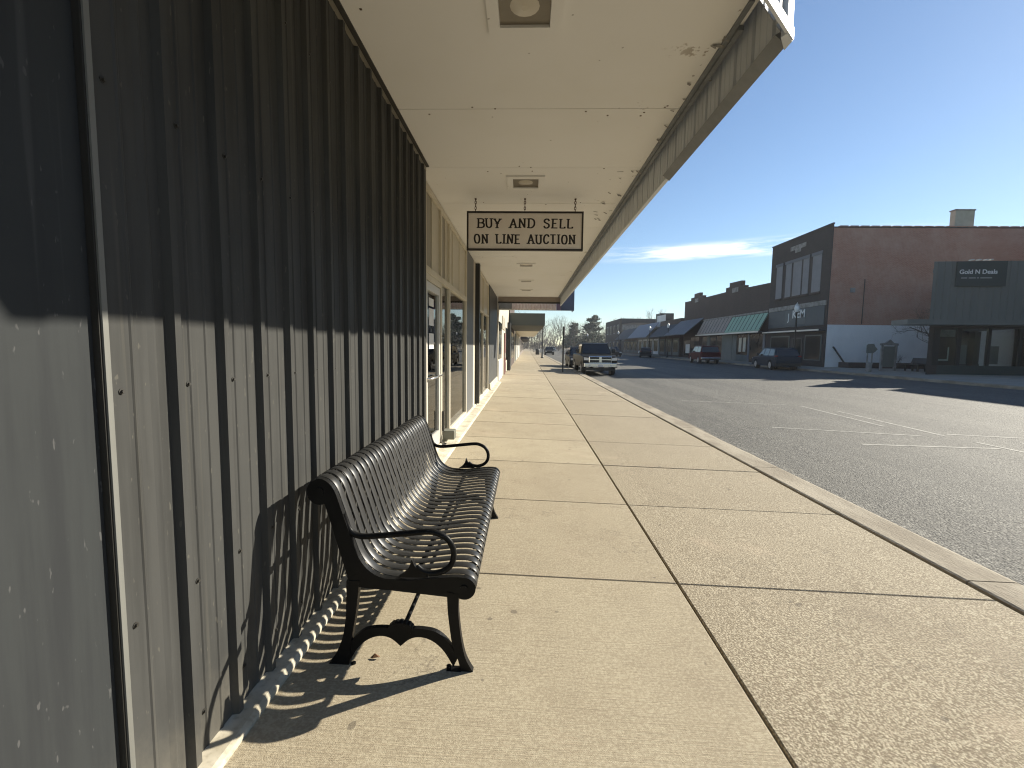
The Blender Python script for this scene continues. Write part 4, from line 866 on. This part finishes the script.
gbox('window_sign', m_white, G, 0.5 + 0.15, 1.25, -0.16, -0.14, 0.98, 1.06); gbox('window_sign', m_white, G, 1.19, 1.25, -0.16, -0.14, 1.062, 1.75); gbox('window_poster', m_stone, G, 0.66, 1.5, -0.16, -0.14, 2.35, 2.75)
gbox('display_board', m_greybd, G, 1.95, 2.35, -0.5, -0.4, 0.8, 1.9); gbox('display_board', m_greybd, G, 3.9, 4.55, -1.2, -1.1, 0.8, 1.85)
cg = gbox('canopy', m_metald, G, -1.95, 6.2, 0.005, 1.3, 2.96, 3.24)
gsn = gbox('sign_board', m_signgrn, G, 1.1, 3.55, 0.035, 0.12, 5.15, 6.52)
c = gp(2.45) + Vector((-0.1045, -0.9945)) * 0.13
text_mesh('Gold N Deals', 0.335, 'lettering', m_letter, gsn, (c.x - 0.33, c.y, 5.93), (0.9945, -0.1045, 0), (0, 0, 1), 0.006, 0.006)
for u0, u1 in ((1.32, 1.62), (1.70, 2.05), (2.11, 2.20), (2.27, 2.85)): gbox('small_print', m_letterg, gsn, u0, u1, 0.1205, 0.125, 5.58, 5.64)
for u in (1.7, 2.05, 2.4, 2.62): gbox('sign_lamp', m_alu, G, u, u + 0.12, 0.0, 0.25, 6.56, 6.62)

N2 = thing('brown_shop', 'brown brick shop on the right beyond the edge of the picture', 'building', (33.0, 12, 0))
bx('wall', m_brickbrown, N2, 33.0, 50, -12, 30.0, -0.4, 11.3); bx('canopy', m_darkroof, N2, 31.0, 32.998, -8, 22, 3.0, 3.2)
for k in range(6): bx('window_pane', m_dglass, N2, 32.95, 32.998, -9 + 5 * k, -5.5 + 5 * k, 0.6, 2.7)

# pocket park between the shops
pw = MB(); pw.box(23.9, 33, 33.9, 34.3, 0.05, 0.62); pw.box(23.7, 23.9, 33.9, 35, 0.05, 0.62); tag(pw.build('planter_wall', m_brickbrown, None, 0.02), 'low dark brick planter wall at the foot of the whitewashed wall', 'wall')
kk = thing('notice_kiosk', 'pale framed notice kiosk with a pointed top in the pocket park', 'kiosk', (23.6, 30.2, 0.2))
for x in (23.18, 24.05): bx('post', m_stone, kk, x - 0.06, x + 0.06, 30.14, 30.26, 0.15, 1.95)
bx('notice_board', m_fronta, kk, 23.26, 23.97, 30.16, 30.22, 0.45, 1.8)
MB().prism([(23.08, 1.85), (24.15, 1.85), (24.15, 1.98), (23.85, 2.02), (23.75, 2.12), (23.615, 2.24), (23.48, 2.12), (23.38, 2.02), (23.08, 1.98)], 30.12, 30.28, 'y').build('pediment', m_stone, kk)
mk = thing('park_sign', 'small grey pointed sign on two thin posts beside the notice kiosk', 'sign', (22.6, 30.4, 0.2))
for x in (22.42, 22.72): bx('post', m_stone, mk, x - 0.03, x + 0.03, 30.37, 30.43, 0.15, 1.4)
MB().prism([(22.3, 1.35), (22.3, 1.85), (22.4, 1.93), (22.75, 1.95), (22.85, 1.75), (23.0, 1.6), (22.85, 1.42), (22.7, 1.33)], 30.33, 30.367, 'y').build('panel', m_fronta, mk)
bo = thing('stone_bollard', 'short pale stone bollard on the pavement before the pointed sign', 'bollard', (22.0, 29.6, 0.12))
bx('shaft', m_stone, bo, 21.9, 22.1, 29.5, 29.7, 0.1, 0.62, 0.02); bx('cap', m_stone, bo, 21.87, 22.13, 29.47, 29.73, 0.622, 0.72, 0.02)
pb = thing('park_bench', 'small dark bench at the corner of the metal fronted shop', 'bench', (25.2, 29.8, 0.1))
for y in (29.45, 30.4): MB().prism([(24.9, 0.2), (24.98, 0.2), (25.0, 0.55), (25.35, 0.55), (25.38, 0.2), (25.46, 0.2), (25.44, 0.6), (25.56, 1.0), (25.5, 1.02), (25.36, 0.62), (24.9, 0.62)], y, y + 0.08, 'y').build('leg_frame', m_black, pb)
bx('seat', m_black, pb, 24.9, 25.38, 29.3, 30.6, 0.625, 0.66); MB().prism([(25.40, 0.7), (25.44, 0.7), (25.57, 1.05), (25.53, 1.06)], 29.3, 30.6, 'y').build('backrest', m_black, pb)

# ------------------------------------------------------------------ trees
def bare_tree(seed, h, spread, levels=5, r0=None, lean=0.0, low=0.25):
    rnd = random.Random(seed); tk = MB(); br = MB(); r0 = r0 or h * 0.018
    def grow(p, d, L, r, lv):
        n = 3; pts = [p]; q = p.copy(); dd = d.copy()
        for i in range(n):
            dd = (dd + Vector((rnd.uniform(-1, 1), rnd.uniform(-1, 1), rnd.uniform(-0.4, 0.8))) * 0.16).normalized(); q = q + dd * (L / n); pts.append(q.copy())
        (tk if lv == levels else br).tube(pts, [r, r * 0.85, r * 0.68, r * 0.5], 5 if lv >= levels - 1 else 3, False, True)
        if lv == 0: return
        k = rnd.randint(3, 4) if lv < levels else rnd.randint(5, 7)
        for i in range(k):
            t = rnd.uniform(low if lv == levels else 0.3, 1.0); j = min(int(t * n), n - 1); s = pts[j].lerp(pts[j + 1], t * n - j)
            a = rnd.uniform(0, 6.283); tilt = rnd.uniform(0.4, 0.95) * spread
            ax = dd.orthogonal().normalized(); ax.rotate(Matrix.Rotation(a, 3, dd)); nd = (dd * math.cos(tilt) + ax * math.sin(tilt)); nd.z += 0.18; nd.normalize()
            grow(s, nd, L * rnd.uniform(0.5, 0.72), r * 0.5, lv - 1)
    grow(Vector((0, 0, 0)), Vector((lean, 0, 1)).normalized(), h * 0.5, r0, levels)
    return tk, br
protos = []
for sd_, h, sp in ((11, 13, 0.8), (23, 15, 0.65), (37, 12, 0.95)):
    tk, br = bare_tree(sd_, h, sp, 5, r0=h * 0.013)
    o = thing('bare_tree', 'leafless winter tree in the grey brown stand at the far end of the street', 'tree', (0, 0, 0), 'bare trees at the street end')
    tk.build('trunk', m_bark, o, recalc=False); br.build('crown', m_bark, o, recalc=False); protos.append(o)
rnd = random.Random(4); used = set()
spots = []
for i in range(120):
    x = rnd.uniform(-22, 62); y = rnd.uniform(165, 235); spots.append((x, y))
spots += [(30, 150), (36, 158), (42, 150), (50, 160), (58, 155), (38, 100), (45, 104), (40, 90), (47, 88), (55, 120), (33, 122)]
for i, (x, y) in enumerate(spots):
    k = i % 3
    o = protos[k] if k not in used else copy_tree(protos[k]); used.add(k)
    o.location = (x, y, -0.6); o.rotation_euler = (0, 0, rnd.uniform(0, 6.28)); s = rnd.uniform(0.75, 1.15); o.scale = (s, s, s * rnd.uniform(0.9, 1.05))
    if i >= 120: o.scale = (0.6, 0.6, 0.58); o['label'] = 'leafless winter tree rising behind the low shop roofs on the right'; o['group'] = 'bare trees behind the right shops'
# winter thicket far beyond the street end
rnd = random.Random(15); th = MB()
for k in range(9000):
    x = rnd.uniform(-70, 95); y = rnd.uniform(238, 262); h = (3.0 + 3.0 * math.sin(x * 0.21) ** 2 + 2 * math.sin(x * 0.57 + 1)) * rnd.uniform(0.2, 1.0) + 0.5
    d = Vector((rnd.gauss(0, 0.35), rnd.gauss(0, 0.35), 1)).normalized() * rnd.uniform(1.0, 2.6); c = Vector((x, y, -0.6 + max(0, h - 1.2))); wv = Vector((rnd.uniform(0.04, 0.12), rnd.uniform(-0.05, 0.05), 0))
    th.add([c - wv, c + wv, c + d + wv * 0.3, c + d - wv * 0.3], [(0, 1, 2, 3)])
th = th.build('far_thicket', m_bark, None, recalc=False); th['kind'] = 'stuff'; tag(th, 'low grey brown winter thicket along the far horizon behind the trees', 'thicket')
# conifers
def pine(seed, h, w):
    rnd = random.Random(seed); f = MB(); t = MB(); t.tube([(0, 0, 0), (0.05, 0, h * 0.5), (0, 0.05, h * 0.96)], [h * 0.02, h * 0.013, h * 0.003], 7, False)
    lim = MB()
    for k in range(64):
        z = h * (0.16 + 0.82 * (k / 64)); a = rnd.uniform(0, 6.283); fr = (z / h - 0.18) / 0.82
        L = w * (0.55 + 0.45 * math.sin(min(1, fr * 1.6 + 0.25) * math.pi)) * rnd.uniform(0.6, 1.1) * (1 - fr * 0.55)
        d = Vector((math.cos(a), math.sin(a), rnd.uniform(0.05, 0.4))).normalized(); p0 = Vector((0, 0, z)); p1 = p0 + d * L
        lim.tube([p0, p0.lerp(p1, 0.5) + Vector((0, 0, 0.05 * L)), p1], [h * 0.005, h * 0.003, 0.02], 3, False)
        for q in range(75):
            s = rnd.uniform(0.35, 1.05); c = p0.lerp(p1, s) + Vector((rnd.gauss(0, 1), rnd.gauss(0, 1), rnd.gauss(0, 0.7))) * L * 0.14
            e = rnd.uniform(0.2, 0.45); u = Vector((rnd.gauss(0, 1), rnd.gauss(0, 1), rnd.gauss(0, 1))).normalized() * e; v = u.orthogonal().normalized() * e * 0.45
            f.add([c - u - v, c + u - v, c + u * 0.8 + v, c - u * 0.8 + v], [(0, 1, 2, 3)])
    return t, lim, f
for sd_, h, wd, p, lab in ((2, 13.2, 7.5, (23.5, 162), 'tall dark green pine standing above the bare trees'), (5, 10.0, 4.0, (34, 170), 'slim dark pine right of the tallest pine'), (9, 11.0, 5.0, (18.0, 172), 'thin pine with bare lower limbs left of the tallest pine'),
                       (12, 9.5, 2.2, (41, 108), 'slim evergreen behind the grey awning roofs'), (14, 9.2, 2.0, (44, 110), 'second slim evergreen, right of the other behind the awning roofs')):
    t, lim, f = pine(sd_, h, wd); o = thing('pine_tree', lab, 'tree', (0, 0, 0)); t.build('trunk', m_bark, o, recalc=False); lim.build('limbs', m_bark, o, recalc=False); f.build('crown', m_pine, o, recalc=False); o.location = (p[0], p[1], -0.6)
tk, br = bare_tree(77, 5.2, 1.15, 4, r0=0.09, lean=-0.45, low=0.12)
o = thing('park_tree', 'bare low branched tree reaching over the pocket park behind the corner shop', 'tree', (0, 0, 0)); tk.build('trunk', m_bark, o, recalc=False); br.build('crown', m_bark, o, recalc=False); o.location = (27.3, 30.6, 0.2)
tk, br = bare_tree(78, 1.3, 1.0, 3, r0=0.02, low=0.05)
o = thing('bare_shrub', 'small bare shrub beside the notice kiosk', 'shrub', (0, 0, 0)); tk.build('stem', m_bark, o, recalc=False); br.build('crown', m_bark, o, recalc=False); o.location = (24.6, 30.8, 0.2)

# ------------------------------------------------------------------ vehicles (front towards +y, built round the origin, then placed)
def vehicle(name, lab, cat, L, W, paint, low, cab, wheels, wr, loc, rot=0.0, top_w=0.80, wins=(), truck=False, rear_plate=True, trim=m_black, grille=None):
    o = thing(name, lab, cat, (0, 0, 0)); hw = W / 2
    # lower body: side outline with wheel arches, rounded at both flanks
    bot = []; zb = low['sill']
    pts = list(low['top'])                                   # rear to front along the top edge (y, z)
    under = [(pts[-1][0], zb)]
    for wy in sorted(wheels, reverse=True):
        ra = wr * 1.17; c = wr * 1.0; a0 = math.asin(max(-1, min(1, (zb - c) / ra)))
        for k in range(9):
            a = a0 + (math.pi - 2 * a0) * k / 8; under.append((wy + ra * math.cos(a), c + ra * math.sin(a)))
    under.append((pts[0][0], zb)); poly = pts + under; n = len(poly); cy = sum(p[0] for p in poly) / n; cz = sum(p[1] for p in poly) / n
    def inset(d):
        out = []
        for y, z in poly:
            dy = -d if y > L / 2 - 0.3 else (d if y < -L / 2 + 0.3 else 0); dz = -d if z > low['belt'] - 0.15 else 0
            out.append((y + dy, z + dz))
        return out
    m = MB(); rows = [(-hw + 0.03, 0.11), (-hw, 0.055), (-hw + 0.05, 0.018), (-hw + 0.16, 0), (hw - 0.16, 0), (hw - 0.05, 0.018), (hw, 0.055), (hw - 0.03, 0.11)]
    rows = [(-hw + 0.02, 0.06), (-hw + 0.05, 0.02), (-hw + 0.15, 0), (hw - 0.15, 0), (hw - 0.05, 0.02), (hw - 0.02, 0.06)]
    vs = []
    for x, d in rows: vs += [(x, y, z) for y, z in inset(d)]
    m.add(vs, [(r * n + i, (r + 1) * n + i, (r + 1) * n + (i + 1) % n, r * n + (i + 1) % n) for r in range(len(rows) - 1) for i in range(n)], False)
    m.add(vs[:n], [tuple(range(n))]); m.add(vs[-n:], [tuple(range(n))])
    # shoulder bulge
    # cabin
    zt = max(p[1] for p in cab); z0 = min(p[1] for p in cab)
    def hx(z): t = (z - z0) / (zt - z0); return (hw - 0.05) * (1 - t) + hw * top_w * t
    k = len(cab); cv = [(-hx(z), y, z) for y, z in cab] + [(hx(z), y, z) for y, z in cab]
    m.add(cv, [tuple(range(k)), tuple(range(2 * k - 1, k - 1, -1))] + [(i, (i + 1) % k, (i + 1) % k + k, i + k) for i in range(k)], False)
    body = m.build('body', paint, o, 0.03, 2)
    # glazing: side windows and front / rear screens
    for w_ in wins:
        for s in (-1, 1):
            v = [(s * (hx(z) + 0.008), y, z) for y, z in w_]; MB().add(v, [tuple(range(len(v)))]).build('side_window', m_carglass, o)
    def screen(a, b, nm, x_in=0.08):
        (ya, za), (yb, zb_) = a, b; d = Vector((0, yb - ya, zb_ - za)); nn = Vector((0, d.z, -d.y)).normalized()
        if (nm == 'windscreen') != (nn.y > 0): nn = -nn
        p = [Vector((-hx(za) + x_in, ya, za)), Vector((hx(za) - x_in, ya, za)), Vector((hx(zb_) - x_in, yb, zb_)), Vector((-hx(zb_) + x_in, yb, zb_))]
        MB().add([q + nn * 0.012 for q in p], [(0, 1, 2, 3)]).build(nm, m_carglass, o)
    def lerp(a, b, t): return (a[0] + (b[0] - a[0]) * t, a[1] + (b[1] - a[1]) * t)
    screen(lerp(cab[-1], cab[-2], 0.08), lerp(cab[-1], cab[-2], 0.92), 'windscreen'); screen(lerp(cab[0], cab[1], 0.12), lerp(cab[0], cab[1], 0.88), 'rear_window')
    for wy in wheels:
        for s in (-1, 1):
            xc = s * (hw - 0.13)
            wv = MB().tube([(xc - 0.115, wy, wr), (xc - 0.095, wy, wr), (xc + 0.095, wy, wr), (xc + 0.115, wy, wr)], [wr - 0.03, wr, wr, wr - 0.03], 20).build('wheel', m_rubber, o)
            rm = MB(); rm.tube([(xc + s * 0.112, wy, wr), (xc + s * 0.122, wy, wr)], [wr * 0.68, wr * 0.62], 18)
            for q in range(5):
                a = q * 1.2566; rm.prism([(wy + math.cos(a + e) * r_ * wr, wr + math.sin(a + e) * r_ * wr) for e, r_ in ((-0.5, 0.15), (-0.13, 0.62), (0.13, 0.62), (0.5, 0.15))], xc + s * 0.122, xc + s * 0.13, 'x')
            rm.build('rim', m_rim, wv)
            ar = MB(); ar.tube([(s * (hw - 0.28), wy, wr * 1.02), (s * (hw - 0.27), wy, wr * 1.02)], wr * 1.15, 18); ar.build('wheel_well', m_black, o)
    yf = pts[-1][0]; yr = pts[0][0]; hb = low['belt']
    for s in (-1, 1):
        hl = low.get('head', hb - 0.25); MB().prism([(s * (hw - 0.06), hl + 0.09), (s * (hw - 0.42), hl + 0.05), (s * (hw - 0.40), hl - 0.08), (s * (hw - 0.07), hl - 0.07)], yf - 0.09, yf + 0.012, 'y').build('headlight', m_lens, o, 0.01)
        tl = low.get('tail', hb - 0.15); MB().box(s * (hw - 0.04) if s < 0 else hw - 0.24, s * (hw - 0.24) if s < 0 else hw - 0.04, yr - 0.012, yr + 0.15, tl - 0.16, tl + 0.16).build('tail_light', m_red, o, 0.02)
        mz = z0 + 0.1; my = cab[-1][0] - 0.45; MB().box(*sorted((s * (hw - 0.02), s * (hw + 0.2))), my - 0.05, my + 0.1, mz, mz + (0.26 if truck else 0.15)).build('mirror', trim, o, 0.03)
    bx('front_bumper', m_chrome if truck else paint, o, -hw + 0.06, hw - 0.06, yf - 0.06, yf + (0.09 if truck else 0.03), zb + 0.02, zb + 0.27, 0.03)
    bx('rear_bumper', m_chrome if low.get('chrome_rear') else trim, o, -hw + 0.06, hw - 0.06, yr - (0.10 if low.get('chrome_rear') else 0.035), yr + 0.05, zb + 0.05, zb + 0.25, 0.03)
    if rear_plate: bx('number_plate', m_plate, o, -0.16, 0.16, yr - 0.02, yr - 0.004, low.get('plate', hb - 0.3), low.get('plate', hb - 0.3) + 0.16)
    if grille: grille(o, yf, hw, zb)
    else: bx('grille', m_black, o, -hw * 0.5, hw * 0.5, yf - 0.01, yf + 0.015, hb - 0.34, hb - 0.2, 0.01)
    o.location = loc; o.rotation_euler = (0, 0, rot); return o
def paintm(n, c, r=0.42): 
    m = mat(n, c, r, 0.0, spec=0.6); b = m.node_tree.nodes['Principled BSDF']; b.inputs['Coat Weight'].default_value = 0.06; b.inputs['Coat Roughness'].default_value = 0.08; b.inputs['Specular IOR Level'].default_value = 0.15; b.inputs['IOR'].default_value = 1.18; return m
p_dark = paintm('paint_blue_black', (0.018, 0.022, 0.028)); p_mar = paintm('paint_maroon', (0.085, 0.018, 0.02)); p_wht = paintm('paint_white', (0.5, 0.5, 0.5)); p_gry = paintm('paint_graphite', (0.025, 0.026, 0.028)); p_blue = paintm('paint_blue_grey', (0.03, 0.042, 0.06)); p_pick = paintm('paint_pickup', (0.022, 0.024, 0.026))
def ram_grille(o, yf, hw, zb):
    bx('grille_surround', m_chrome, o, -0.68, 0.68, yf - 0.02, yf + 0.05, 0.76, 1.14, 0.04)
    for x0, x1 in ((-0.63, -0.07), (0.07, 0.63)):
        for z0, z1 in ((0.79, 0.925), (0.975, 1.10)): bx('grille_opening', m_black, o, x0, x1, yf + 0.051, yf + 0.056, z0, z1)
    bx('number_plate', m_plate, o, -0.16, 0.16, yf + 0.092, yf + 0.1, 0.52, 0.66)
    for s in (-1, 1): bx('fog_light', m_lens, o, *sorted((s * 0.55, s * 0.72)), yf + 0.091, yf + 0.1, 0.55, 0.65)
    bx('air_dam', m_black, o, -0.9, 0.9, yf - 0.1, yf - 0.02, 0.30, 0.46, 0.02)
pick_top = [(-2.9, 0.62), (-2.92, 1.18), (-2.86, 1.24), (-0.9, 1.25), (1.15, 1.24), (1.6, 1.22), (2.62, 1.16), (2.84, 1.06), (2.9, 0.85), (2.9, 0.55)]
vehicle('pickup_truck', 'dark pickup truck with chrome grille facing the camera, parked at the near kerb', 'pickup', 5.8, 2.06, p_pick, dict(top=pick_top, sill=0.48, belt=1.25, head=0.98, tail=1.0, chrome_rear=True),
        [(-0.98, 1.22), (-0.72, 1.92), (0.4, 1.95), (0.72, 1.90), (1.35, 1.22)], (-1.9, 1.92), 0.40, (4.36, 29.6, zr(4.3)), math.pi, 0.76,
        wins=([(-0.78, 1.30), (-0.62, 1.84), (-0.1, 1.86), (-0.1, 1.30)], [(-0.02, 1.30), (-0.02, 1.86), (0.55, 1.84), (1.02, 1.32)]), truck=True, grille=ram_grille)
suv_top = [(-2.3, 0.45), (-2.36, 0.7), (-2.34, 1.02), (-2.2, 1.06), (-0.5, 1.04), (1.0, 1.02), (1.75, 0.97), (2.15, 0.88), (2.32, 0.72), (2.34, 0.45)]
def suv(name, lab, paint, loc, rot, scale=1.0, cat='suv', **k):
    o = vehicle(name, lab, cat, 4.7, 1.88, paint, dict(top=suv_top, sill=0.3, belt=1.05, head=0.76, tail=0.95, plate=0.78, **k), [(-2.26, 1.02), (-1.92, 1.60), (-1.2, 1.70), (0.05, 1.70), (0.4, 1.64), (1.2, 1.0)], (-1.42, 1.42), 0.36, loc, rot, 0.74,
                wins=([(-2.0, 1.10), (-1.78, 1.54), (-1.05, 1.60), (-0.98, 1.08)], [(-0.90, 1.08), (-0.95, 1.61), (-0.12, 1.62), (-0.08, 1.07)], [(0.0, 1.07), (-0.02, 1.62), (0.3, 1.59), (0.92, 1.07)]))
    o.scale = (scale,) * 3; return o
suv('parked_suv', 'dark blue black crossover seen from behind, parked before the tall brick shop', p_blue, (19.72, 36.4, zr(19)), R(-7))
suv('parked_suv', 'dark car parked behind the pickup at the near kerb', p_gry, (4.2, 36.2, zr(4.2)), math.pi)
mar_top = [(-2.45, 0.5), (-2.5, 0.75), (-2.48, 1.12), (-2.35, 1.16), (0, 1.15), (1.1, 1.13), (2.2, 1.08), (2.42, 0.95), (2.48, 0.5)]
vehicle('parked_suv', 'maroon high roofed suv seen from behind before the tan awning', 'suv', 5.0, 1.98, p_mar, dict(top=mar_top, sill=0.42, belt=1.16, head=0.85, tail=1.0, plate=0.72, chrome_rear=True), [(-2.4, 1.12), (-2.22, 1.80), (-1.8, 1.86), (0.2, 1.86), (0.55, 1.8), (1.3, 1.12)], (-1.55, 1.5), 0.38, (18.85, 48.6, zr(18.6)), R(-6), 0.80,
        wins=([(-2.15, 1.2), (-2.05, 1.74), (-1.05, 1.76), (-1.05, 1.2)], [(-0.95, 1.2), (-0.95, 1.76), (0.0, 1.76), (0.0, 1.2)], [(0.08, 1.2), (0.08, 1.76), (0.42, 1.74), (1.0, 1.2)]))
suv('parked_car', 'black car parked before the low white shop', p_dark, (19.3, 74.0, zr(19)), R(-12), 0.95, 'car')
suv('distant_car', 'distant dark car on the road just right of the pickup roof', p_dark, (15.2, 79, zr(15)), math.pi, 0.98, 'car')
suv('distant_car', 'distant dark car with a pale bonnet parked far down the near kerb', p_gry, (4.6, 92, zr(4.6)), math.pi, 0.98, 'car')
suv('distant_car', 'small pale car crossing at the far end of the street', p_wht, (8.5, 165, zr(8.5)), R(90), 0.95, 'car')
